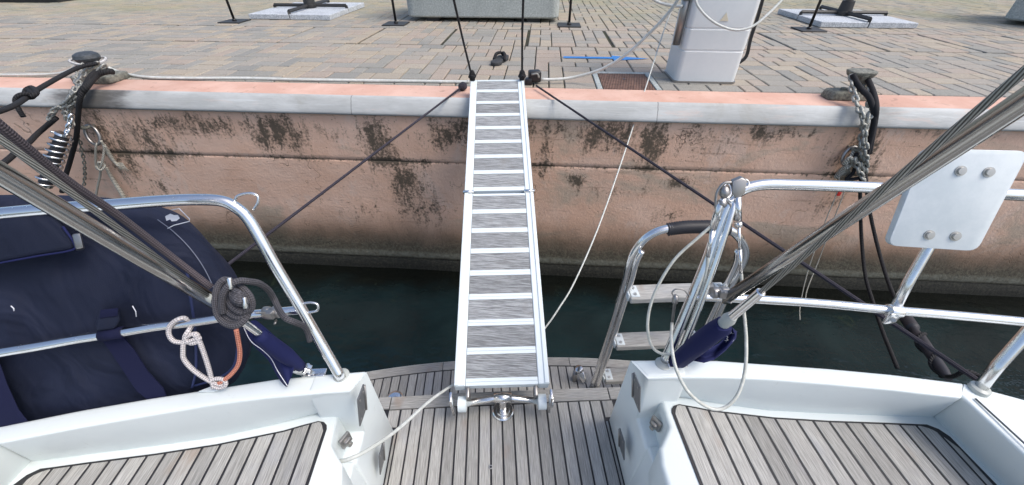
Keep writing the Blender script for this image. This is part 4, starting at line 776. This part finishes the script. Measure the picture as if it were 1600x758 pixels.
for (ul, vl, ur, vr, dy) in ((981, 460, 1131, 458, 1.03), (960, 534, 1088, 533, 1.035), (943, 588, 1065, 586, 1.05)):
    a, b = PB(ul, vl, dy), PB(ur, vr, dy); b.z = a.z; c = (a+b)/2; m = M(); ww = (b-a).length; m.box((0, 0, 0), (ww, .075, .026)); ang = math.atan2(b.y-a.y, b.x-a.x); R = Matrix.Rotation(ang, 3, 'Z')
    m.v = [c+R @ v for v in m.v]; tr_ = build('tread', m, 'teak', lad, sm=False, bev=.004)
    cc = BI @ c; tr_.data.transform(Matrix.Rotation(math.pi/2, 4, 'Z').inverted() @ Matrix.Translation(-cc)); tr_.location = cc; tr_.rotation_euler = (0, 0, math.pi/2)
    for s in (-1, 1):
        m = M(); k_ = c+R @ Vector((s*(ww/2-.020), 0, .0145)); m.box(k_, (.032, .058, .004), R); m.box(c+R @ Vector((s*(ww/2+.004), 0, .004)), (.006, .05, .03), R)
        build('tread_plate', m, 'plate_white', lad, bev=.001)
        for yy in (-.016, .016): build('screw', M().lathe(c+R @ Vector((s*(ww/2-.020), yy, .0165)), (0, 0, 1), [(0, .007), (.003, .006)], 10), 'bolt', lad)

# ---- stays and struts
def rod(name, a, b, r, mt='chrome', parent=boat, n=14): m = M(); m.tube([a+(b-a)*i/6 for i in range(7)], r, n); return build(name, m, mt, parent)
t = tag(rod('backstay_strut', PR(1132, 468), PR(1132, 468)+(PD(1600, 158, .42)-PR(1132, 468))*2.6, .0125, 'strut_steel'), None)
t = rod('backstay_strut', PR(338, 474, .0), PR(338, 474)+(PD(0, 271, .54)-PR(338, 474))*2.6, .0145, 'strut_steel')
def stay(chp, top, rw, ratio):                     # chainplate, top point
    d = top-chp; ax_ = d.normalized()
    t = build('backstay', M().tube([chp+d*ratio, chp+d*1.0, chp+d*2.6], rw, 12), 'wire', boat); return ax_, d
chR = PH(1056, 568, .85); topR = PD(1600, 112, .37); ax_, d = stay(chR, topR, .0045, .16)
f_ = lambda k: chR+d*k
def along(u, v, a, b):                              # point of the line a-b nearest the ray
    r = ray(u, v); e = b-a; n_ = r.cross(e); k = (EYEV-a).cross(r).dot(r.cross(e)*-1)/max(1e-9, n_.length_squared); best = min(range(401), key=lambda i: (lambda w: math.hypot(w[0]-u, w[1]-v))(scr(a+e*(i/400)))); return a+e*(best/400)
s0 = along(1196, 462, chR, topR); s1 = along(1150, 500, chR, topR); s2 = along(1128, 512, chR, topR)
m = M(); m.lathe(s0, s1-s0, [(0, .0062), (.002, .0085), ((s1-s0).length, .009)], 14); tb_ = build('turnbuckle', m, 'chrome', boat)
m = M(); m.lathe(s1, s2-s1, [(0, .010), (.012, .0135), (.02, .0135), (.022, .011), (.035, .0125), (.05, .0125)], 14); build('insulator', m, 'transparent_pvc', boat)
chL = PH(482, 582, .85); topL = PD(0, 217, .44); ax_, d = stay(along(322, 472, chL+(topL-chL)*.0, topL), topL, .0042, 0)
kn = along(322, 472, chL, topL); rod('turnbuckle', kn, chL+Vector((0, 0, .02)), .007)
m = M(); m.lathe(kn, (chL-kn), [(-.006, .005), (0, .0075), (.008, .0075), (.010, .005)], 12); build('swage_ring', m, 'transparent_pvc', boat)
m = M(); q = PH(478, 583, .85); m.box(q+Vector((0, 0, .014)), (.030, .016, .03), BM.to_3x3() @ Matrix.Rotation(.5, 3, 'Y')); m.box(PH(492, 584, .85)+Vector((0, 0, .003)), (.055, .022, .006), BM.to_3x3()); m.tube([q+Vector((-.012, -.016, .026)), q+Vector((-.012, .016, .026))], .007, 10); m.tube([q+Vector((.006, -.014, .018)), q+Vector((.006, .014, .018))], .005, 10); build('chainplate', m, 'chrome', boat, bev=.002)
m = M(); m.box(chR+Vector((0, 0, .004)), (.05, .03, .008), BM.to_3x3()); build('chainplate', m, 'chrome', boat, bev=.002)

# ---- lifeline fittings at the starboard gate
def PT(u, v, o=-.012): return PR(u, v, o)
lf = thing('gate_lines', PT(1130, 300), 'looped plastic coated gate wires with steel fittings hanging on the starboard rail', 'lifeline')
m = M(); m.tube([PT(1113, 352), PT(1090, 372), PT(1052, 408), PT(1022, 460), PT(1012, 505), PT(1018, 540), PT(1036, 553), PT(1058, 548), PT(1080, 515), PT(1095, 462), PT(1104, 420), PT(1106, 400)], .0036, 9, sm=7); build('coated_wire', m, 'cable_clear', lf)
m = M(); m.tube([PT(1050, 505), PD(1049, 535, .86), PD(1056, 575, .83), PD(1075, 612, .82), PD(1105, 636, .82), PD(1130, 638, .82), PD(1152, 618, .82), PD(1164, 580, .83), PD(1166, 530, .85), PT(1162, 480), PT(1158, 425)], .0036, 9, sm=7); build('coated_wire', m, 'cable_clear', lf)
m = M(); m.tube([PT(1106, 402), PT(1113, 358)], [.0045, .0055], 8); m.tube([PT(1113, 358), PT(1124, 322), PT(1134, 306)], [.008, .0085, .006], 10); m.tube([PT(1118, 345), PT(1108, 356)], .003, 8); build('swage', m, 'chrome', lf)
m = M(); m.tube([PT(1158, 427), PT(1156, 390)], [.0042, .0042], 8); m.tube([PT(1156, 392), PT(1154, 352)], .0038, 8); m.lathe(PT(1154, 354), PT(1153, 346)-PT(1154, 354), [(0, .009), (.010, .009)], 6); m.tube([PT(1153, 344), PT(1152, 308)], .0085, 8); m.tube([PT(1153, 310), PT(1154, 300)], .005, 8); build('swage', m, 'chrome', lf)
m = M(); m.lathe(PT(1050, 507), PT(1055, 468)-PT(1050, 507), [(0, .003), (.055, .0038), (.056, .0065), (.066, .0075), (.075, .0065), (.078, .003)], 10); m.tube([PT(1056, 466), PT(1050, 458), PT(1056, 452), PT(1068, 453), PT(1076, 462)], .0018, 6, sm=5); build('swage', m, 'steel_dull', lf)
m = M(); a_ = [PT(1143, 282), PT(1158, 276), PT(1166, 280), PT(1163, 300), PT(1150, 312), PT(1143, 300)]; m.prism([p+Vector((0, -.006, 0)) for p in a_], [p+Vector((0, .006, 0)) for p in a_]); build('pelican_hook', m, 'steel_dull', lf, bev=.002)
m = M(); c = PT(1164, 287); e1 = rt; e2 = up
m.tube([c+e1*math.cos(a)*.009+e2*math.sin(a)*.009 for a in [i*math.pi/8 for i in range(16)]], .0018, 6, closed=True); c = PT(1142, 308); m.tube([c+e1*math.cos(a)*.007+e2*math.sin(a)*.009 for a in [i*math.pi/8 for i in range(16)]], .0025, 6, closed=True)
c = PT(1136, 298); m.tube([c+e1*math.cos(a)*.009+e2*math.sin(a)*.016 for a in [i*math.pi/8 for i in range(16)]], .003, 6, closed=True); build('split_ring', m, 'chrome', lf)
m = M(); m.tube([PT(1145, 285), PT(1132, 286), PT(1124, 294), PT(1119, 306), PT(1119, 330), PT(1124, 345)], .003, 7, sm=5); m.tube([PT(1134, 312), PT(1142, 322), PT(1144, 340), PT(1138, 355)], .003, 7, sm=5); m.lathe(PT(1132, 303), up, [(-.01, .006), (0, .012), (.014, .010), (.018, .004)], 10); m.lathe(PT(1128, 318), rt, [(-.008, .008), (0, .010), (.008, .008)], 10); build('shackle', m, 'steel_dull', lf)
m = M(); m.tube([PR(1060, 560, -.01), PR(1088, 490, -.012), PR(1112, 425, -.014), PR(1130, 372, -.014), PR(1143, 330, -.010), PR(1147, 312, -.004)], .0085, 12, sm=4); build('gate_post', m, 'chrome', boat)

# ---- navy wraps round the turnbuckles
def flap(name, outline, thick, mt, label, cat, ds, curl=.012):
    # sheet of cloth with folds, built across four edges: rows run along the length
    rows = []; n = len(outline); m = M(); k = 9
    for i, (a, b, da, db) in enumerate(outline):
        for j in range(k):
            f_ = j/(k-1); p = PD(a[0]*(1-f_)+b[0]*f_, a[1]*(1-f_)+b[1]*f_, da*(1-f_)+db*f_-curl*math.sin(math.pi*f_)-.006*math.sin(f_*11+i*.9)); rows.append(p)
    m.v = rows; m.f = [(i*k+j, i*k+j+1, (i+1)*k+j+1, (i+1)*k+j) for i in range(n-1) for j in range(k-1)]
    o = build(name, m, mt, angle=180); sd = o.modifiers.new('solid', 'SOLIDIFY'); sd.thickness = thick; ss = o.modifiers.new('sub', 'SUBSURF'); ss.levels = ss.render_levels = 1; return tag(o, label, cat)
fl_ = flap('cloth_wrap', [((378, 508), (398, 498), .92, .90), ((384, 530), (408, 506), .925, .90), ((402, 548), (425, 522), .93, .90), ((420, 562), (442, 536), .935, .91), ((428, 582), (458, 553), .93, .915), ((438, 598), (464, 566), .925, .92), ((448, 607), (458, 582), .92, .92)], .002, 'navy_bright', 'navy cloth flap wrapped on the port backstay fitting, with pale stitching', 'cloth', 0)
q0, q1 = kn.lerp(chL, .42), kn.lerp(chL, .90); build('sleeve', M().tube([q0, q0.lerp(q1, .3), q0.lerp(q1, .6), q1], [.013, .017, .018, .012], 12, sm=4), 'navy_bright', fl_)
m = M(); m.tube([PD(381, 512, .912), PD(392, 533, .912), PD(410, 547, .915), PD(424, 561, .918), (PD(434, 580, .912)), PD(449, 603, .908)], .0009, 5, sm=5); build('stitching', m, 'thread_white', fl_)
m = M(); a, b = along(1128, 508, chR, topR), chR+Vector((0, 0, .01)); m.lathe(a+(a-b)*.04, b-a, [(0, .016), (.01, .019), (.04, .021), (.09, .022), ((b-a).length, .020), ((b-a).length+.01, .012)], 20)
for i, v_ in enumerate(m.v): nn_ = noise.noise(v_*38); m.v[i] = v_+Vector((nn_, nn_*.3, -abs(nn_)))*.007
w_ = thing('cloth_wrap', b, 'dark blue cloth sleeve with frayed edge round the starboard backstay turnbuckle', 'cloth'); build('sleeve', m, 'navy_bright', w_)
m = M(); k = 8; R1 = [((1092, 548), (1080, 562)), ((1108, 545), (1100, 566)), ((1124, 537), (1116, 562)), ((1138, 524), (1134, 548)), ((1146, 514), (1150, 530)), ((1136, 506), (1152, 518))]
for i, (a, b) in enumerate(R1):
    for j in range(k): f_ = j/(k-1); m.v.append(PD(a[0]*(1-f_)+b[0]*f_, a[1]*(1-f_)+b[1]*f_, .955-.012*math.sin(f_*6+i)-.01*math.sin(i*2.1)))
m.f = [(i*k+j, i*k+j+1, (i+1)*k+j+1, (i+1)*k+j) for i in range(5) for j in range(k-1)]; o = build('flap', m, 'navy_bright', w_, angle=180); sdm = o.modifiers.new('s', 'SOLIDIFY'); sdm.thickness = .002
m = M()
for i in range(7): u, v = random.uniform(1132, 1152), random.uniform(512, 532); m.tube([PD(u, v, .95), PD(u+random.uniform(0, 6), v+random.uniform(0, 6), .945), PD(u+random.uniform(-4, 8), v+random.uniform(2, 9), .95)], .0003, 4, sm=4)
build('thread', m, 'thread_white', w_)

# ---- outboard bracket board on the starboard rail
bd = thing('outboard_pad', PR(1450, 390), 'white plastic mounting board with four bolts on the starboard rail', 'mounting board')
cr = [(1447, 232), (1610, 236), (1527, 393), (1387, 384)]; P4 = [PR(u, v, -.030) for u, v in cr]; nrm = (P4[1]-P4[0]).cross(P4[3]-P4[0]).normalized()
if nrm.dot(ray(1480, 300)) > 0: nrm = -nrm
pts = []
for i in range(4):
    a, b, c = P4[i], P4[(i-1) % 4], P4[(i+1) % 4]; r_ = .020
    for k_ in range(6): f_ = k_/5; p0 = a+(b-a).normalized()*r_; p2 = a+(c-a).normalized()*r_; pts.append((1-f_)**2*p0+2*f_*(1-f_)*a+f_*f_*p2)
m = M(); m.prism([p-nrm*.016 for p in pts], pts); build('board', m, 'plate_white', bd, bev=.002)
for u, v in ((1500, 267), (1544, 269), (1451, 367), (1492, 369)):
    c = PR(u, v, -.030)+nrm*.0005; m = M(); m.lathe(c, nrm, [(0, .0105), (.002, .0105), (.0022, .0078), (.006, .0072), (.0062, .003)], 16); build('bolt', m, 'bolt', bd)

# ---- navy cover outboard of the port rail
cv = thing('equipment_cover', PR(150, 640), 'bulky navy blue fabric cover strapped outside the port stern rail', 'fabric cover')
OUT = [(-260, 330), (-160, 314), (-60, 308), (40, 307), (120, 311), (175, 318), (215, 326), (245, 341), (272, 361), (296, 385), (318, 414), (334, 446), (347, 480), (358, 512), (368, 545), (373, 568), (368, 584), (358, 604), (335, 618), (290, 634), (230, 650), (160, 668), (45, 692), (-60, 716), (-200, 744), (-300, 560)]
OF = .055
ol = [PR(u, v, OF) for u, v in OUT]; ol, _ = smooth(ol, 0, 4, True); cen = PR(110, 480, OF); nn = len(ol); m = M(); back = BM.to_3x3() @ Vector((0, 1, -.45))
ringsd = [(.84, 1.0), (.92, .75), (.98, .4), (1.0, .12), (.985, .03), (.955, -.02), (.90, -.06), (.80, -.10), (.65, -.13), (.45, -.15), (.22, -.16)]
for s_, dd in ringsd:
    for p in ol:
        q = cen+(p-cen)*s_; w = noise.noise(Vector((q.x*5, q.z*5, 2)))*.014*(1 if s_ < .99 else .2)+(.007*math.sin(q.x*26+q.z*38)+.012*noise.noise(Vector((q.x*3+q.z*9, q.z*6-q.x*7, 4))))*sstep(1., .85, s_); q = q+back*(dd*.11 + .012 + w); m.v.append(q)
for k_ in range(len(ringsd)-1): m.f += [(k_*nn+i, k_*nn+(i+1) % nn, (k_+1)*nn+(i+1) % nn, (k_+1)*nn+i) for i in range(nn)]
m.f += [tuple(range(nn)), tuple((len(ringsd)-1)*nn+i for i in range(nn))]; build('cover', m, 'navy', cv, angle=180)
def onc(u, v, o=.0): return PR(u, v, OF-.012+o)
m = M(); m.tube([onc(u, v, .012) for u, v in ((246, 343), (271, 362), (296, 387), (317, 416), (333, 448), (345, 480))], .0009, 6, sm=5); build('piping', m, 'piping_grey', cv)
m = M(); m.tube([onc(u, v, -.012) for u, v in ((292, 420), (297, 460), (303, 500), (306, 540), (306, 580), (300, 606))], .003, 6, sm=5); build('piping', m, 'navy_piping', cv)
m = M(); m.tube([onc(u, v, -.004) for u, v in ((372, 540), (366, 570), (352, 585), (330, 595), (300, 604))], .003, 6, sm=5); build('piping', m, 'navy_piping', cv)
# pocket / handle flap
pk = [(-120, 350), (0, 330), (55, 322), (72, 330), (98, 352), (116, 380), (120, 392), (60, 400), (0, 412), (-120, 430)]
m = M(); m.prism([onc(u, v, -.01) for u, v in pk], [onc(u, v, -.05) for u, v in pk]); build('pocket', m, 'navy', cv, bev=.012, seg=3)
m = M(); m.tube([onc(u, v, -.048) for u, v in ((-40, 418), (0, 411), (60, 400), (112, 391), (116, 380), (98, 354))], .0022, 6, sm=4); build('piping', m, 'navy_bright', cv)
m = M(); m.prism([onc(u, v, -.01) for u, v in ((112, 366), (127, 364), (133, 390), (118, 392))], [onc(u, v, -.055) for u, v in ((112, 366), (125, 364), (131, 388), (118, 390))]); build('webbing', m, 'steel_dull', cv, bev=.003)
m = M(); c_ = [(268, 328), (280, 326), (296, 342), (296, 346), (272, 352), (262, 357)]; m.tube([onc(u, v, -.002) for u, v in c_], .0010, 5); build('embroidery', m, 'thread_white', cv)
m = M(); q_ = [(258, 338), (266, 334), (272, 336), (278, 336), (281, 341), (276, 345), (268, 346), (266, 343), (260, 345)]; m.prism([onc(u, v, -.002) for u, v in q_], [onc(u, v, -.005) for u, v in q_]); build('embroidery', m, 'thread_white', cv)
for a, b in (((207, 478), (213, 495)), ((17, 478), (22, 486))): m = M(); m.tube([onc(*a, -.024), onc((a[0]+b[0])/2+2, (a[1]+b[1])/2, -.024), onc(*b, -.024)], .0011, 5); build('chalk_mark', m, 'thread_white', cv)
# strap with buckle round the rail
m = M(); m.tube([PR(158, 524.5), PR(193, 519)], .0132, 14); build('strap_sleeve', m, 'navy_strap', cv)
m = M(); p_ = [(155, 484), (186, 480), (188, 500), (180, 514), (150, 518), (149, 506)]; m.prism([PR(u, v, .035) for u, v in p_], [PR(u, v, -.012) for u, v in p_]); build('strap_pad', m, 'navy', cv, bev=.006, seg=3)
m = M(); m.prism([PR(u, v, -.010) for u, v in ((157, 484), (185, 481), (184, 494), (155, 498))], [PR(u, v, -.016) for u, v in ((157, 484), (185, 481), (184, 494), (155, 498))]); build('strap_end', m, 'navy_strap', cv, bev=.002)
m = M(); A = [((160, 530), (193, 525)), ((175, 550), (212, 548)), ((195, 580), (232, 580)), ((215, 610), (256, 606)), ((238, 628), (262, 622))]
for (a, b) in A: m.v += [onc(*a, -.022), onc(*b, -.022)]
m.f = [(i*2, i*2+1, i*2+3, i*2+2) for i in range(4)]; o = build('strap', m, 'navy_strap', cv, sm=False); sdm = o.modifiers.new('s', 'SOLIDIFY'); sdm.thickness = .003
m = M(); p_ = [(-40, 560), (-2, 560), (12, 600), (30, 640), (51, 666), (30, 664), (-40, 676)]; m.prism([onc(u, v, -.020) for u, v in p_], [onc(u, v, -.028) for u, v in p_]); build('corner_flap', m, 'navy_strap', cv, bev=.003)

# ---- braided line on the port rail
def PL(u, v, o=-.016): return PR(u, v, o)
m = M(); m.tube([PR(296, 512, .012), PR(290, 498, -.004), PL(278, 499), PL(266, 509), PL(264, 522), PL(272, 533), PL(288, 535), PL(300, 532), PL(309, 528), PL(306, 522), PL(296, 524), PL(288, 532), PL(286, 548), PL(288, 562), PL(302, 578), PL(322, 592), PL(336, 599), PL(348, 602)], .0052, 8, sm=6)
m.tube([PR(300, 508, .01), PL(294, 518), PL(289, 528), PL(298, 536), PL(308, 534), PL(311, 528), PL(304, 524), PL(310, 530), PL(318, 550), PL(326, 575), PL(331, 595), PL(334, 606)], .0052, 8, sm=6); m.tube([PL(330, 594), PL(340, 592), PL(350, 594), PL(352, 602), PL(342, 606), PL(332, 602)], .0052, 8, sm=5)
tag(build('braided_line', m, 'rope_pale'), 'pale pinkish braided line knotted round the lower port rail', 'rope')
m = M(); m.tube([PL(369, 515), PL(372, 530), PL(375, 552), PL(372, 570), PL(362, 584), PL(350, 594), PL(342, 599)], .005, 8, sm=6); tag(build('braided_line', m, 'rope_orange'), 'orange braided line hanging below the rope coil beside the navy cover', 'rope')
m = M(); a_ = [PH(310, 614, .849), PH(345, 600, .849), PH(350, 608, .849), PH(335, 613, .849)]; m.prism(a_, [p+Vector((0, 0, .006)) for p in a_]); build('fairlead', m, 'plate_white', boat, bev=.002)

# ---- mauve rope along the port stay and its coil
m = M(); m.tube([PD(-60, 148, .46), PD(0, 197, .50), PD(100, 279, .60), PD(185, 337, .70), PD(264, 398, .79), PD(330, 449, .84)], .0068, 10, sm=6); tag(build('furling_rope', m, 'rope_mauve'), 'mauve grey braided rope running beside the port backstay from the upper left', 'rope')
def K(u, v, d=.84): return PD(u, v, d-.10*max(0, min(1, (.885-d)/.05)))
ck = thing('rope_coil', K(365, 512), 'slate grey rope tied in a coil hanging on the lower port rail', 'rope')
def kl(pts, r=.0064): m = M(); m.tube([K(367+(p[0]-367)*.92 if p[2] < .83 else p[0], 474+(p[1]-474)*.92 if p[2] < .83 else p[1], p[2]) for p in pts], r*.93, 10, sm=6); return build('coil', m, 'rope_slate', ck)
kl([(344, 449, .84), (357, 440, .83), (349, 434, .815), (340, 442, .81), (335, 456, .805), (334, 474, .80), (339, 495, .795), (353, 509, .795), (371, 511, .795), (385, 500, .80), (388, 488, .81), (378, 478, .82)])
kl([(350, 448, .825), (344, 462, .815), (342, 480, .81), (349, 496, .80), (364, 504, .80), (380, 500, .80), (387, 490, .81), (380, 480, .82)])
kl([(358, 446, .82), (350, 460, .81), (350, 476, .80), (358, 490, .795), (372, 497, .795), (384, 493, .80), (388, 482, .81)])
kl([(362, 448, .815), (357, 459, .80), (358, 472, .79), (367, 483, .785), (379, 488, .79), (388, 482, .80), (386, 474, .81)])
kl([(368, 446, .80), (363, 455, .785), (366, 466, .775), (376, 474, .775), (386, 472, .785), (386, 464, .80)])
kl([(364, 452, .79), (372, 456, .772), (381, 462, .78), (372, 464, .768), (366, 462, .775), (372, 470, .765), (382, 470, .775)], .0062)
kl([(372, 442, .80), (384, 452, .795), (393, 464, .795), (396, 477, .80), (392, 487, .805), (384, 485, .80), (382, 478, .80)])
kl([(347, 490, .79), (345, 474, .782), (348, 456, .775), (359, 442, .775), (375, 436, .785), (390, 437, .80), (405, 443, .83), (419, 453, .85), (428, 467, .86), (436, 484, .855), (446, 497, .845), (462, 504, .85), (475, 510, .87), (481, 520, .88), (484, 533, .885)])
for u, v in ((361, 446), (384, 476)): m = M(); m.lathe(K(u, v+5, .775), up+rt*.05-fw*.3, [(0, .004), (.018, .004), (.020, .003)], 10); build('cleat_horn', m, 'chrome', ck)
